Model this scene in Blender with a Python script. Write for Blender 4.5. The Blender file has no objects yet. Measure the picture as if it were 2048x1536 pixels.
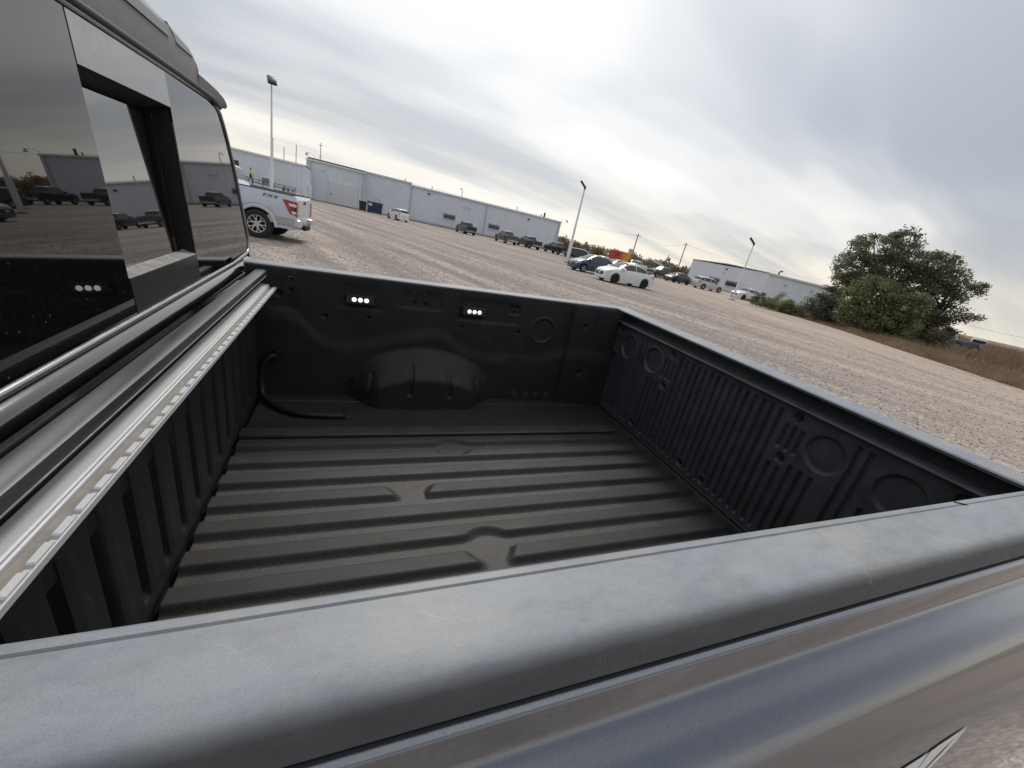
import bpy, bmesh, math, random
import numpy as np
from mathutils import Matrix, Vector
random.seed(7); np.random.seed(7)
S = bpy.context.scene
COL = S.collection
R = math.radians
# ------------------------------------------------------------------ camera
cam = bpy.data.cameras.new('camera'); camo = bpy.data.objects.new('camera', cam); COL.objects.link(camo)
cam.sensor_fit = 'HORIZONTAL'; cam.sensor_width = 36.0; cam.lens = 14.106
cam.clip_start = 0.02; cam.clip_end = 9000
CR = ((0.9203013308, -0.3335660248, 0.2043995294), (0.0603143856, -0.3952534382, -0.9165898180), (0.3865328387, 0.8558670614, -0.3436334354))
mw = Matrix.Identity(4)
for i in range(3):
    mw[i][0] = CR[0][i]; mw[i][1] = -CR[1][i]; mw[i][2] = -CR[2][i]
mw.translation = (0.3130, -0.2687, 1.7114)
camo.matrix_world = mw
S.camera = camo
S.render.resolution_x = 1024; S.render.resolution_y = 768
# ------------------------------------------------------------------ exposure
S.view_settings.view_transform = 'Standard'; S.view_settings.look = 'None'
S.view_settings.exposure = 0.13; S.view_settings.gamma = 1.0; S.view_settings.use_curve_mapping = False
# ------------------------------------------------------------------ sun
SUN_DIR = Vector((0.24, 0.85, 0.95)).normalized()          # towards the sun
SUN_EL = math.asin(SUN_DIR.z); SUN_AZ = math.atan2(SUN_DIR.x, SUN_DIR.y)
sl = bpy.data.lights.new('sun', 'SUN'); sl.energy = 1.5; sl.angle = R(14); sl.color = (1.0, 0.965, 0.91)
so = bpy.data.objects.new('sun', sl); COL.objects.link(so)
so.rotation_euler = SUN_DIR.to_track_quat('Z', 'Y').to_euler(); so.location = (20, 40, 60)
# ------------------------------------------------------------------ sky
W = bpy.data.worlds.new('World'); S.world = W; W.use_nodes = True
def world():
    nt = W.node_tree; N = nt.nodes; L = nt.links; N.clear()
    def n(t, **k):
        o = N.new(t)
        for a, b in k.items(): setattr(o, a, b)
        return o
    def m(op, a, b=None, clamp=False):
        o = n('ShaderNodeMath', operation=op, use_clamp=clamp)
        for i, v in enumerate((a, b)):
            if v is None: continue
            if isinstance(v, (int, float)): o.inputs[i].default_value = v
            else: L.new(v, o.inputs[i])
        return o.outputs[0]
    def ramp(fac, stops, interp='EASE'):
        o = n('ShaderNodeValToRGB'); cr = o.color_ramp; cr.interpolation = interp
        while len(cr.elements) < len(stops): cr.elements.new(0.5)
        for e, (p, c) in zip(cr.elements, stops):
            e.position = p; e.color = (*c, 1) if len(c) == 3 else c
        L.new(fac, o.inputs[0]); return o.outputs[0]
    def mix(f, a, b, mode='MIX'):
        o = n('ShaderNodeMix', data_type='RGBA', blend_type=mode)
        if isinstance(f, (int, float)): o.inputs[0].default_value = f
        else: L.new(f, o.inputs[0])
        for s, v in ((6, a), (7, b)):
            if isinstance(v, tuple): o.inputs[s].default_value = (*v, 1)
            else: L.new(v, o.inputs[s])
        return o.outputs[2]
    tc = n('ShaderNodeTexCoord'); sp = n('ShaderNodeSeparateXYZ'); L.new(tc.outputs['Generated'], sp.inputs[0])
    x, y, z = sp.outputs
    zc = m('MAXIMUM', z, 0.0); den = m('ADD', zc, 0.16)
    cb = n('ShaderNodeCombineXYZ'); L.new(m('DIVIDE', x, den), cb.inputs[0]); L.new(m('DIVIDE', y, den), cb.inputs[1])
    def noise(scale, rot, sc, detail, rough, dist, loc=(0, 0, 0)):
        mp = n('ShaderNodeMapping', vector_type='TEXTURE'); mp.inputs['Rotation'].default_value = (0, 0, R(rot)); mp.inputs['Scale'].default_value = sc
        mp.inputs['Location'].default_value = loc
        L.new(cb.outputs[0], mp.inputs[0]); o = n('ShaderNodeTexNoise'); o.inputs['Scale'].default_value = scale
        o.inputs['Detail'].default_value = detail; o.inputs['Roughness'].default_value = rough; o.inputs['Distortion'].default_value = dist
        L.new(mp.outputs[0], o.inputs['Vector']); return o.outputs['Fac']
    n1 = noise(1.0, 12, (1.9, 1.2, 1), 3.0, 0.45, 0.4, CLOUD_LOC)
    n2 = noise(1.0, 9, (2.4, 0.42, 1), 5.0, 0.52, 0.3, (5.1, 0.3, 0))
    n3 = noise(1.0, 20, (1.5, 0.9, 1), 2.0, 0.5, 0.3, (1.7, 4.3, 0))
    # rolls of stratus lying across the sky, warped by noise
    vw = n('ShaderNodeVectorMath', operation='DOT_PRODUCT'); L.new(cb.outputs[0], vw.inputs[0]); vw.inputs[1].default_value = (-0.17, 0.985, 0)
    w = m('ADD', vw.outputs['Value'], m('MULTIPLY', m('SUBTRACT', n3, 0.5), 1.5))
    roll = m('ADD', 0.5, m('MULTIPLY', m('COSINE', m('MULTIPLY', m('SUBTRACT', w, 0.45), 6.2832 / 2.5)), 0.5))
    lowf = n('ShaderNodeMapRange', interpolation_type='SMOOTHSTEP'); L.new(z, lowf.inputs[0]); lowf.inputs[1].default_value = 0.10; lowf.inputs[2].default_value = 0.42; lowf.inputs[3].default_value = 0.22; lowf.inputs[4].default_value = 0.06
    fine = m('MULTIPLY', m('SUBTRACT', n2, 0.5), lowf.outputs[0])
    d = m('ADD', m('MULTIPLY', roll, 0.22), m('ADD', m('MULTIPLY', n1, 0.50), m('ADD', fine, 0.142)))
    cl = ramp(d, [(0.33, (0.84, 0.84, 0.83)), (0.42, (0.69, 0.70, 0.712)), (0.50, (0.50, 0.522, 0.565)), (0.60, (0.36, 0.395, 0.455))])
    # warm, whiter air towards the horizon all round
    hz = ramp(z, [(0.0, (1, 1, 1)), (0.04, (0.88, 0.88, 0.88)), (0.14, (0.26, 0.26, 0.26)), (0.27, (0, 0, 0))], 'LINEAR')
    c2 = mix(m('MULTIPLY', hz, ramp(n2, [(0.35, (0.95, 0.95, 0.95)), (0.65, (0.45, 0.45, 0.45))])), cl, (0.88, 0.81, 0.68))
    # cloud lit from behind by the veiled sun
    vd = n('ShaderNodeVectorMath', operation='DOT_PRODUCT'); L.new(tc.outputs['Generated'], vd.inputs[0]); vd.inputs[1].default_value = SUN_DIR
    g = m('POWER', m('MAXIMUM', vd.outputs['Value'], 0.0), 6.0)
    c3 = mix(m('MULTIPLY', g, 0.62), c2, (1.10, 1.09, 1.05))
    # thin cloud: brightness falls off smoothly away from the sun
    fall = m('ADD', 0.80, m('MULTIPLY', m('POWER', m('MULTIPLY', m('ADD', vd.outputs['Value'], 1.0), 0.5), 2.0), 0.40))
    c3 = mix(1.0, c3, fall, 'MULTIPLY')
    sky = n('ShaderNodeTexSky', sky_type='NISHITA', sun_disc=False); sky.sun_elevation = SUN_EL; sky.sun_rotation = SUN_AZ
    b1 = n('ShaderNodeBackground'); b1.inputs[1].default_value = 0.10; L.new(sky.outputs[0], b1.inputs[0])
    b2 = n('ShaderNodeBackground'); b2.inputs[1].default_value = 1.0; L.new(c3, b2.inputs[0])
    ms = n('ShaderNodeMixShader'); ms.inputs[0].default_value = 0.93; L.new(b1.outputs[0], ms.inputs[1]); L.new(b2.outputs[0], ms.inputs[2])
    o = n('ShaderNodeOutputWorld'); L.new(ms.outputs[0], o.inputs[0])
CLOUD_LOC = (0.6, 2.2, 0)
world()

# ------------------------------------------------------------------ materials
MATS = {}
def nodes_of(name):
    mt = bpy.data.materials.new(name); mt.use_nodes = True
    nt = mt.node_tree; return mt, nt, nt.nodes, nt.links, nt.nodes['Principled BSDF']
def pmat(name, col, rough=0.5, metal=0.0, coat=0.0, var=0.0, vscale=3.0, bump=0.0, bscale=60.0, emit=0.0, spec=0.5, col2=None, rvar=0.0, stretch=None, coat_rough=0.03):
    if name in MATS: return MATS[name]
    mt, nt, N, L, b = nodes_of(name)
    b.inputs['Base Color'].default_value = (*col, 1); b.inputs['Roughness'].default_value = rough
    b.inputs['Metallic'].default_value = metal; b.inputs['Coat Weight'].default_value = coat; b.inputs['Coat Roughness'].default_value = coat_rough
    b.inputs['Specular IOR Level'].default_value = spec
    if emit: b.inputs['Emission Color'].default_value = (*col, 1); b.inputs['Emission Strength'].default_value = emit
    tc = N.new('ShaderNodeTexCoord'); vec = tc.outputs['Object']
    if stretch:
        mp = N.new('ShaderNodeMapping'); mp.inputs['Scale'].default_value = stretch; L.new(vec, mp.inputs[0]); vec = mp.outputs[0]
    if var or rvar or col2:
        no = N.new('ShaderNodeTexNoise'); no.inputs['Scale'].default_value = vscale; no.inputs['Detail'].default_value = 6; no.inputs['Roughness'].default_value = 0.62
        L.new(vec, no.inputs['Vector'])
        if col2 or var:
            rp = N.new('ShaderNodeValToRGB'); rp.color_ramp.elements[0].position = 0.32; rp.color_ramp.elements[1].position = 0.68
            c2 = col2 if col2 else tuple(min(1, c * (1 + var)) for c in col); c1 = col if col2 else tuple(c * (1 - var) for c in col)
            rp.color_ramp.elements[0].color = (*c1, 1); rp.color_ramp.elements[1].color = (*c2, 1)
            L.new(no.outputs['Fac'], rp.inputs[0]); L.new(rp.outputs[0], b.inputs['Base Color'])
        if rvar:
            mr = N.new('ShaderNodeMapRange'); mr.inputs[1].default_value = 0.3; mr.inputs[2].default_value = 0.7
            mr.inputs[3].default_value = max(0.02, rough - rvar); mr.inputs[4].default_value = rough + rvar
            L.new(no.outputs['Fac'], mr.inputs[0]); L.new(mr.outputs[0], b.inputs['Roughness'])
    if bump:
        nb = N.new('ShaderNodeTexNoise'); nb.inputs['Scale'].default_value = bscale; nb.inputs['Detail'].default_value = 3; L.new(tc.outputs['Object'], nb.inputs['Vector'])
        bp = N.new('ShaderNodeBump'); bp.inputs['Strength'].default_value = bump; bp.inputs['Distance'].default_value = 0.002
        L.new(nb.outputs['Fac'], bp.inputs['Height']); L.new(bp.outputs[0], b.inputs['Normal'])
    MATS[name] = mt; return mt
def ramp_node(N, L, fac, stops, interp='LINEAR'):
    o = N.new('ShaderNodeValToRGB'); cr = o.color_ramp; cr.interpolation = interp
    while len(cr.elements) < len(stops): cr.elements.new(0.5)
    for e, (p, c) in zip(cr.elements, stops): e.position = p; e.color = (*c, 1)
    L.new(fac, o.inputs[0]); return o.outputs[0]
def mixc(N, L, f, a, b, mode='MIX'):
    o = N.new('ShaderNodeMix'); o.data_type = 'RGBA'; o.blend_type = mode
    if isinstance(f, (int, float)): o.inputs[0].default_value = f
    else: L.new(f, o.inputs[0])
    for s, v in ((6, a), (7, b)):
        if isinstance(v, tuple): o.inputs[s].default_value = (*v, 1)
        else: L.new(v, o.inputs[s])
    return o.outputs[2]
def tnoise(N, L, vec, scale, detail=4, rough=0.55, dist=0.0):
    o = N.new('ShaderNodeTexNoise'); o.inputs['Scale'].default_value = scale; o.inputs['Detail'].default_value = detail
    o.inputs['Roughness'].default_value = rough; o.inputs['Distortion'].default_value = dist; L.new(vec, o.inputs['Vector']); return o.outputs['Fac']
def mapping(N, L, vec, loc=(0, 0, 0), rot=(0, 0, 0), sc=(1, 1, 1)):
    r = N.new('ShaderNodeMapping'); r.inputs[1].default_value = loc; r.inputs[2].default_value = rot; L.new(vec, r.inputs[0])
    o = N.new('ShaderNodeMapping'); o.inputs[3].default_value = sc; L.new(r.outputs[0], o.inputs[0]); return o.outputs[0]
def mth(N, L, op, a, b=None, c=None, clamp=False):
    o = N.new('ShaderNodeMath'); o.operation = op; o.use_clamp = clamp
    for i, v in enumerate((a, b, c)):
        if v is None: continue
        if isinstance(v, (int, float)): o.inputs[i].default_value = v
        else: L.new(v, o.inputs[i])
    return o.outputs[0]
def attr_mat(name, attr, rough=0.7, spec=0.2, trans=0.0):
    if name in MATS: return MATS[name]
    mt, nt, N, L, b = nodes_of(name)
    a = N.new('ShaderNodeAttribute'); a.attribute_name = attr; L.new(a.outputs['Color'], b.inputs['Base Color'])
    b.inputs['Roughness'].default_value = rough; b.inputs['Specular IOR Level'].default_value = spec
    if trans:
        t = N.new('ShaderNodeBsdfTranslucent'); L.new(a.outputs['Color'], t.inputs[0]); ms = N.new('ShaderNodeMixShader'); ms.inputs[0].default_value = trans
        out = N['Material Output']; L.new(b.outputs[0], ms.inputs[1]); L.new(t.outputs[0], ms.inputs[2]); L.new(ms.outputs[0], out.inputs[0])
    MATS[name] = mt; return mt

# bed liner plastic with settled dust, scuffs and specks (dust and painted-in lit edges come from the mesh)
def bed_material(name, dusty):
    mt, nt, N, L, b = nodes_of(name)
    tc = N.new('ShaderNodeTexCoord'); v = tc.outputs['Object']
    base = mixc(N, L, tnoise(N, L, v, 9, 6), (0.017, 0.0178, 0.0190), (0.034, 0.0348, 0.0368))
    big = tnoise(N, L, mapping(N, L, v, sc=(0.7, 1.6, 1)), 6.5, 7, 0.68)
    fine = tnoise(N, L, v, 260, 3, 0.7)
    if dusty:
        a = N.new('ShaderNodeAttribute'); a.attribute_name = 'dust'
        amt = mth(N, L, 'MULTIPLY', a.outputs['Fac'], ramp_node(N, L, big, [(0.28, (0.15,) * 3), (0.62, (1.0,) * 3)]))
        amt = mth(N, L, 'MULTIPLY', amt, ramp_node(N, L, fine, [(0.38, (0.12,) * 3), (0.62, (1.0,) * 3)]))
        base = mixc(N, L, amt, base, (0.115, 0.100, 0.086))
    st = tnoise(N, L, mapping(N, L, v, sc=(3.0, 22.0, 22.0) if dusty else (20, 20, 3)), 8, 5, 0.75)
    scr = ramp_node(N, L, st, [(0.60, (0, 0, 0)), (0.70, (0.75, 0.75, 0.75))])
    msk = ramp_node(N, L, tnoise(N, L, v, 4.5, 3), [(0.48, (0, 0, 0)), (0.62, (1, 1, 1))])
    base = mixc(N, L, mth(N, L, 'MULTIPLY', scr, msk), base, (0.15, 0.15, 0.145))
    vo = N.new('ShaderNodeTexVoronoi'); vo.inputs['Scale'].default_value = 26; L.new(v, vo.inputs['Vector'])
    wn = ramp_node(N, L, vo.outputs['Color'], [(0.90, (0, 0, 0)), (0.91, (1, 1, 1))])
    dot = ramp_node(N, L, vo.outputs['Distance'], [(0.06, (1, 1, 1)), (0.085, (0, 0, 0))])
    base = mixc(N, L, mth(N, L, 'MULTIPLY', mth(N, L, 'MULTIPLY', wn, dot), 0.8), base, (0.32, 0.31, 0.29))
    L.new(base, b.inputs['Base Color'])
    L.new(mth(N, L, 'ADD', mth(N, L, 'MULTIPLY', big, 0.35), 0.36), b.inputs['Roughness']); b.inputs['Specular IOR Level'].default_value = 0.30
    bp = N.new('ShaderNodeBump'); bp.inputs['Strength'].default_value = 0.5; bp.inputs['Distance'].default_value = 0.0012
    L.new(tnoise(N, L, v, 420, 2, 0.6), bp.inputs['Height']); L.new(bp.outputs[0], b.inputs['Normal'])
    MATS[name] = mt; return mt
M_floor = bed_material('bed_composite_dusty', True)
M_bed = bed_material('bed_composite', False)
def cap_material():
    mt, nt, N, L, b = nodes_of('rail_cap_plastic')
    tc = N.new('ShaderNodeTexCoord'); v = tc.outputs['Object']
    blot = tnoise(N, L, mapping(N, L, v, sc=(0.8, 1.8, 1.8)), 14, 10, 0.78, 0.2)
    tint = tnoise(N, L, v, 6, 5, 0.65)
    base = mixc(N, L, ramp_node(N, L, blot, [(0.34, (0, 0, 0)), (0.66, (1, 1, 1))]), (0.058, 0.063, 0.072), (0.098, 0.104, 0.114))
    # light top and dark side put into the colour by surface normal
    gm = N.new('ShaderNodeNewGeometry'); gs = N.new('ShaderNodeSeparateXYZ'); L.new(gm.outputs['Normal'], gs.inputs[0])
    top_light = ramp_node(N, L, gs.outputs[2], [(0.25, (0, 0, 0)), (0.97, (1, 1, 1))])
    top_light = mth(N, L, 'MULTIPLY', top_light, ramp_node(N, L, blot, [(0.34, (0.66,) * 3), (0.58, (1, 1, 1))]))
    top_light = mth(N, L, 'MULTIPLY', top_light, ramp_node(N, L, tnoise(N, L, mapping(N, L, v, loc=(3, 1, 0), sc=(1, 3, 3)), 2.4, 3, 0.5), [(0.38, (0.84,) * 3), (0.60, (1, 1, 1))]))
    base = mixc(N, L, top_light, base, mixc(N, L, ramp_node(N, L, tint, [(0.42, (0, 0, 0)), (0.70, (1, 1, 1))]), (0.315, 0.338, 0.376), (0.365, 0.365, 0.350)))
    spk = tnoise(N, L, v, 1900, 1, 0.5)
    base = mixc(N, L, ramp_node(N, L, spk, [(0.40, (0.22,) * 3), (0.56, (0, 0, 0))]), base, (0.03, 0.032, 0.036))
    scr = tnoise(N, L, mapping(N, L, v, rot=(0, 0, 0.5), sc=(5, 60, 20)), 3.5, 5, 0.8, 1.2)
    sc2 = tnoise(N, L, mapping(N, L, v, rot=(0, 0, -0.9), sc=(6, 70, 20)), 4.2, 5, 0.8, 1.2)
    sm = mth(N, L, 'MAXIMUM', ramp_node(N, L, scr, [(0.58, (0, 0, 0)), (0.65, (0.38,) * 3)]), ramp_node(N, L, sc2, [(0.60, (0, 0, 0)), (0.67, (0.32,) * 3)]))
    sm = mth(N, L, 'MULTIPLY', sm, ramp_node(N, L, tnoise(N, L, v, 6, 3), [(0.45, (0, 0, 0)), (0.6, (1, 1, 1))]))
    base = mixc(N, L, sm, base, (0.42, 0.42, 0.42))
    L.new(base, b.inputs['Base Color'])
    L.new(mth(N, L, 'ADD', mth(N, L, 'MULTIPLY', blot, 0.20), 0.44), b.inputs['Roughness']); b.inputs['Specular IOR Level'].default_value = 0.55
    bp = N.new('ShaderNodeBump'); bp.inputs['Strength'].default_value = 0.22; bp.inputs['Distance'].default_value = 0.0003
    L.new(spk, bp.inputs['Height']); L.new(bp.outputs[0], b.inputs['Normal'])
    MATS['cap'] = mt; return mt
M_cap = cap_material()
def glass_material(name, ior):
    mt, nt, N, L, b = nodes_of(name)
    tc = N.new('ShaderNodeTexCoord'); v = tc.outputs['Object']
    stre = tnoise(N, L, mapping(N, L, v, sc=(1, 60, 4)), 5, 6, 0.75)
    spot = N.new('ShaderNodeTexVoronoi'); spot.inputs['Scale'].default_value = 95; L.new(v, spot.inputs['Vector'])
    dots = mth(N, L, 'MULTIPLY', ramp_node(N, L, spot.outputs['Distance'], [(0.10, (1, 1, 1)), (0.2, (0, 0, 0))]), ramp_node(N, L, spot.outputs['Color'], [(0.72, (0, 0, 0)), (0.8, (1, 1, 1))]))
    sep = N.new('ShaderNodeSeparateXYZ'); L.new(v, sep.inputs[0])
    low = N.new('ShaderNodeMapRange'); low.inputs[1].default_value = 1.75; low.inputs[2].default_value = 1.40; low.inputs[3].default_value = 0.12; low.inputs[4].default_value = 1.0; L.new(sep.outputs[2], low.inputs[0])
    dirt = mth(N, L, 'MULTIPLY', mth(N, L, 'MAXIMUM', mth(N, L, 'MULTIPLY', ramp_node(N, L, stre, [(0.56, (0, 0, 0)), (0.78, (0.7,) * 3)]), 0.6), dots), low.outputs[0])
    base = mixc(N, L, mth(N, L, 'MULTIPLY', dirt, 0.55), (0.004, 0.004, 0.005), (0.16, 0.15, 0.14))
    L.new(base, b.inputs['Base Color']); b.inputs['Roughness'].default_value = 0.015; b.inputs['IOR'].default_value = ior; b.inputs['Specular IOR Level'].default_value = 0.5
    return mt
M_glass = glass_material('privacy_glass', 2.45)
M_glass_dark = glass_material('privacy_glass_dark', 1.80)
def paint_material(name, col, flake=0.5, rough=0.38):
    mt, nt, N, L, b = nodes_of(name)
    tc = N.new('ShaderNodeTexCoord'); v = tc.outputs['Object']
    vo = N.new('ShaderNodeTexVoronoi'); vo.inputs['Scale'].default_value = 1500; L.new(v, vo.inputs['Vector'])
    c2 = tuple(min(1, c * 1.5) for c in col)
    L.new(mixc(N, L, vo.outputs['Color'], col, c2), b.inputs['Base Color'])
    b.inputs['Metallic'].default_value = flake; b.inputs['Roughness'].default_value = rough
    b.inputs['Coat Weight'].default_value = 1.0
    L.new(mth(N, L, 'ADD', mth(N, L, 'MULTIPLY', tnoise(N, L, v, 3.2, 6, 0.6), 0.10), 0.0), b.inputs['Coat Roughness'])
    MATS[name] = mt; return mt
M_paint = paint_material('graphite_paint', (0.150, 0.160, 0.182), 0.85, 0.17)
M_black = pmat('matte_black', (0.012, 0.012, 0.013), 0.6)
M_gloss = pmat('gloss_black_trim', (0.012, 0.012, 0.013), 0.12, coat=0.6, rvar=0.06, vscale=12)
M_mold = pmat('satin_moulding', (0.30, 0.30, 0.29), 0.28, metal=0.7, rvar=0.08, vscale=20)
M_alu = pmat('brushed_aluminium', (0.58, 0.585, 0.59), 0.55, metal=0.15, var=0.10, vscale=40, bump=0.15, bscale=300, stretch=(1, 0.05, 1))
M_aludust = pmat('dusty_channel', (0.27, 0.25, 0.22), 0.75, var=0.18, vscale=30)
M_rubber = pmat('black_rubber', (0.014, 0.014, 0.015), 0.55, bump=0.2, bscale=200)
M_bar = pmat('painted_bar', (0.040, 0.041, 0.043), 0.42, var=0.25, vscale=14, bump=0.2, bscale=250)
M_led = pmat('lit_led', (1.0, 0.99, 0.97), 0.3, emit=0.95)
M_lens = pmat('clear_lens', (0.16, 0.165, 0.17), 0.18, coat=0.5)
M_white_decal = pmat('white_vinyl', (0.72, 0.73, 0.74), 0.35)
M_grey_plastic = pmat('grey_housing', (0.115, 0.108, 0.105), 0.5, bump=0.2, bscale=400, var=0.12, vscale=20)
M_panel_grey = pmat('slider_panel', (0.020, 0.021, 0.022), 0.30, bump=0.15, bscale=350, rvar=0.07, vscale=15)
M_sill = pmat('dusty_sill', (0.26, 0.25, 0.24), 0.7, var=0.3, vscale=40)
M_steel = pmat('bolt_steel', (0.03, 0.03, 0.032), 0.4, metal=0.4)

# ------------------------------------------------------------------ helpers
def raw_mesh(name, V, Fa, smooth=None):
    V = np.asarray(V, dtype=np.float32).reshape(-1, 3)
    me = bpy.data.meshes.new(name)
    if isinstance(Fa, np.ndarray):
        k = Fa.shape[1]; n = len(Fa)
        me.vertices.add(len(V)); me.vertices.foreach_set('co', V.ravel())
        me.loops.add(n * k); me.loops.foreach_set('vertex_index', Fa.astype(np.int32).ravel())
        me.polygons.add(n); me.polygons.foreach_set('loop_start', np.arange(0, n * k, k, dtype=np.int32))
        try: me.polygons.foreach_set('loop_total', np.full(n, k, dtype=np.int32))
        except Exception: pass
        me.update(calc_edges=True)
    else:
        me.from_pydata(V.tolist(), [], Fa); me.update()
    if smooth is not None:
        me.polygons.foreach_set('use_smooth', np.ones(len(me.polygons), dtype=bool))
        if smooth < 179: me.set_sharp_from_angle(angle=R(smooth))
    return me
def link(name, me, mat=None, parent=None):
    o = bpy.data.objects.new(name, me); COL.objects.link(o)
    if mat is not None and me is not None and len(me.materials) == 0: me.materials.append(mat)
    if parent is not None: o.parent = parent
    return o
def thing(name, label, cat, loc=(0, 0, 0), rz=0.0, group=None):
    o = bpy.data.objects.new(name, None); COL.objects.link(o); o.empty_display_size = 0.2
    o.location = loc; o.rotation_euler = (0, 0, rz); tag(o, label, cat, group); return o
def tag(o, label=None, cat=None, group=None, kind=None):
    if label: o['label'] = label
    if cat: o['category'] = cat
    if group: o['group'] = group
    if kind: o['kind'] = kind
    return o
def grid(name, P, mat, parent=None, smooth=60, flip=False, dust=None):
    """P: array (nu, nv, 3)"""
    nu, nv = P.shape[:2]; idx = np.arange(nu * nv).reshape(nu, nv)
    f = np.stack([idx[:-1, :-1], idx[1:, :-1], idx[1:, 1:], idx[:-1, 1:]], -1).reshape(-1, 4)
    if flip: f = f[:, ::-1]
    me = raw_mesh(name, P.reshape(-1, 3), f, smooth)
    if dust is not None:
        a = me.attributes.new('dust', 'FLOAT', 'POINT'); a.data.foreach_set('value', dust.astype(np.float32).ravel())
    return link(name, me, mat, parent)
def sstep(a, b, x):
    t = np.clip((x - a) / (b - a), 0, 1); return t * t * (3 - 2 * t)
class MB:
    def __init__(s, dz=0.0): s.v = []; s.f = []; s.dz = dz
    def add(s, vs, fs):
        n = len(s.v); s.v += [(a, b, c + s.dz) for a, b, c in vs]; s.f += [tuple(i + n for i in q) for q in fs]; return s
    def box(s, x0, x1, y0, y1, z0, z1):
        return s.add([(x0, y0, z0), (x1, y0, z0), (x1, y1, z0), (x0, y1, z0), (x0, y0, z1), (x1, y0, z1), (x1, y1, z1), (x0, y1, z1)],
                     [(0, 3, 2, 1), (4, 5, 6, 7), (0, 1, 5, 4), (1, 2, 6, 5), (2, 3, 7, 6), (3, 0, 4, 7)])
    def cbox(s, x0, x1, y0, y1, z0, z1, c=0.01):
        """box with chamfered vertical and top edges"""
        def ring(z, i): return [(x0 + i + c, y0 + i, z), (x1 - i - c, y0 + i, z), (x1 - i, y0 + i + c, z), (x1 - i, y1 - i - c, z), (x1 - i - c, y1 - i, z), (x0 + i + c, y1 - i, z), (x0 + i, y1 - i - c, z), (x0 + i, y0 + i + c, z)]
        return s.loft([ring(z0, c), ring(z0 + c, 0), ring(z1 - c, 0), ring(z1, c)], True)
    def loft(s, rings, caps=False, closed=True):
        k = len(rings[0]); vs = [p for r in rings for p in r]; fs = []
        m = k if closed else k - 1
        for i in range(len(rings) - 1):
            for j in range(m):
                a = i * k + j; b = i * k + (j + 1) % k; fs.append((a, b, b + k, a + k))
        if caps: fs.append(tuple(range(k - 1, -1, -1))); fs.append(tuple(range((len(rings) - 1) * k, len(rings) * k)))
        return s.add(vs, fs)
    def cyl(s, p0, p1, r0, r1=None, n=12, caps=True):
        r1 = r0 if r1 is None else r1; a = Vector(p0); b = Vector(p1); d = (b - a).normalized()
        u = d.orthogonal().normalized(); w = d.cross(u)
        ring = lambda c, r: [tuple(c + u * (math.cos(2 * math.pi * i / n) * r) + w * (math.sin(2 * math.pi * i / n) * r)) for i in range(n)]
        return s.loft([ring(a, r0), ring(b, r1)], caps)
    def tube(s, pts, r, n=8, caps=True):
        P = [Vector(p) for p in pts]; rings = []; u = None
        for i, p in enumerate(P):
            d = (P[min(i + 1, len(P) - 1)] - P[max(i - 1, 0)]).normalized()
            if u is None: u = d.orthogonal().normalized()
            else: u = (u - d * u.dot(d)); u = u.normalized() if u.length > 1e-6 else d.orthogonal().normalized()
            w = d.cross(u); rr = r[i] if isinstance(r, (list, tuple)) else r
            rings.append([tuple(p + u * (math.cos(2 * math.pi * k / n) * rr) + w * (math.sin(2 * math.pi * k / n) * rr)) for k in range(n)])
        return s.loft(rings, caps)
    def prism(s, poly, axis, a, b):
        """2D polygon extruded along axis from a to b; poly in the other two axes in order"""
        def P(q, t):
            if axis == 0: return (t, q[0], q[1])
            if axis == 1: return (q[0], t, q[1])
            return (q[0], q[1], t)
        return s.loft([[P(q, a) for q in poly], [P(q, b) for q in poly]], True)
    def quad(s, *p): return s.add(list(p), [tuple(range(len(p)))])
    def mesh(s, name, smooth=None): 
        me = raw_mesh(name, s.v, s.f, smooth)
        bm = bmesh.new(); bm.from_mesh(me); bmesh.ops.recalc_face_normals(bm, faces=bm.faces); bm.to_mesh(me); bm.free()
        if smooth is not None and smooth < 179: me.set_sharp_from_angle(angle=R(smooth))
        return me
    def build(s, name, mat, parent=None, smooth=None): return link(name, s.mesh(name, smooth), mat, parent)
def copy_tree(o, parent=None):
    c = o.copy(); COL.objects.link(c)
    if parent is not None: c.parent = parent
    for ch in list(o.children): copy_tree(ch, c)
    return c
def bez(pts, n=10):
    """Catmull-Rom through points"""
    P = [Vector(p) for p in pts]; P = [P[0] * 2 - P[1]] + P + [P[-1] * 2 - P[-2]]; out = []
    for i in range(1, len(P) - 2):
        for k in range(n):
            t = k / n; a, b, c, d = P[i - 1], P[i], P[i + 1], P[i + 2]
            out.append(0.5 * ((2 * b) + (c - a) * t + (2 * a - 5 * b + 4 * c - d) * t * t + (-a + 3 * b - 3 * c + d) * t ** 3))
    out.append(P[-2]); return [tuple(p) for p in out]

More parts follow.
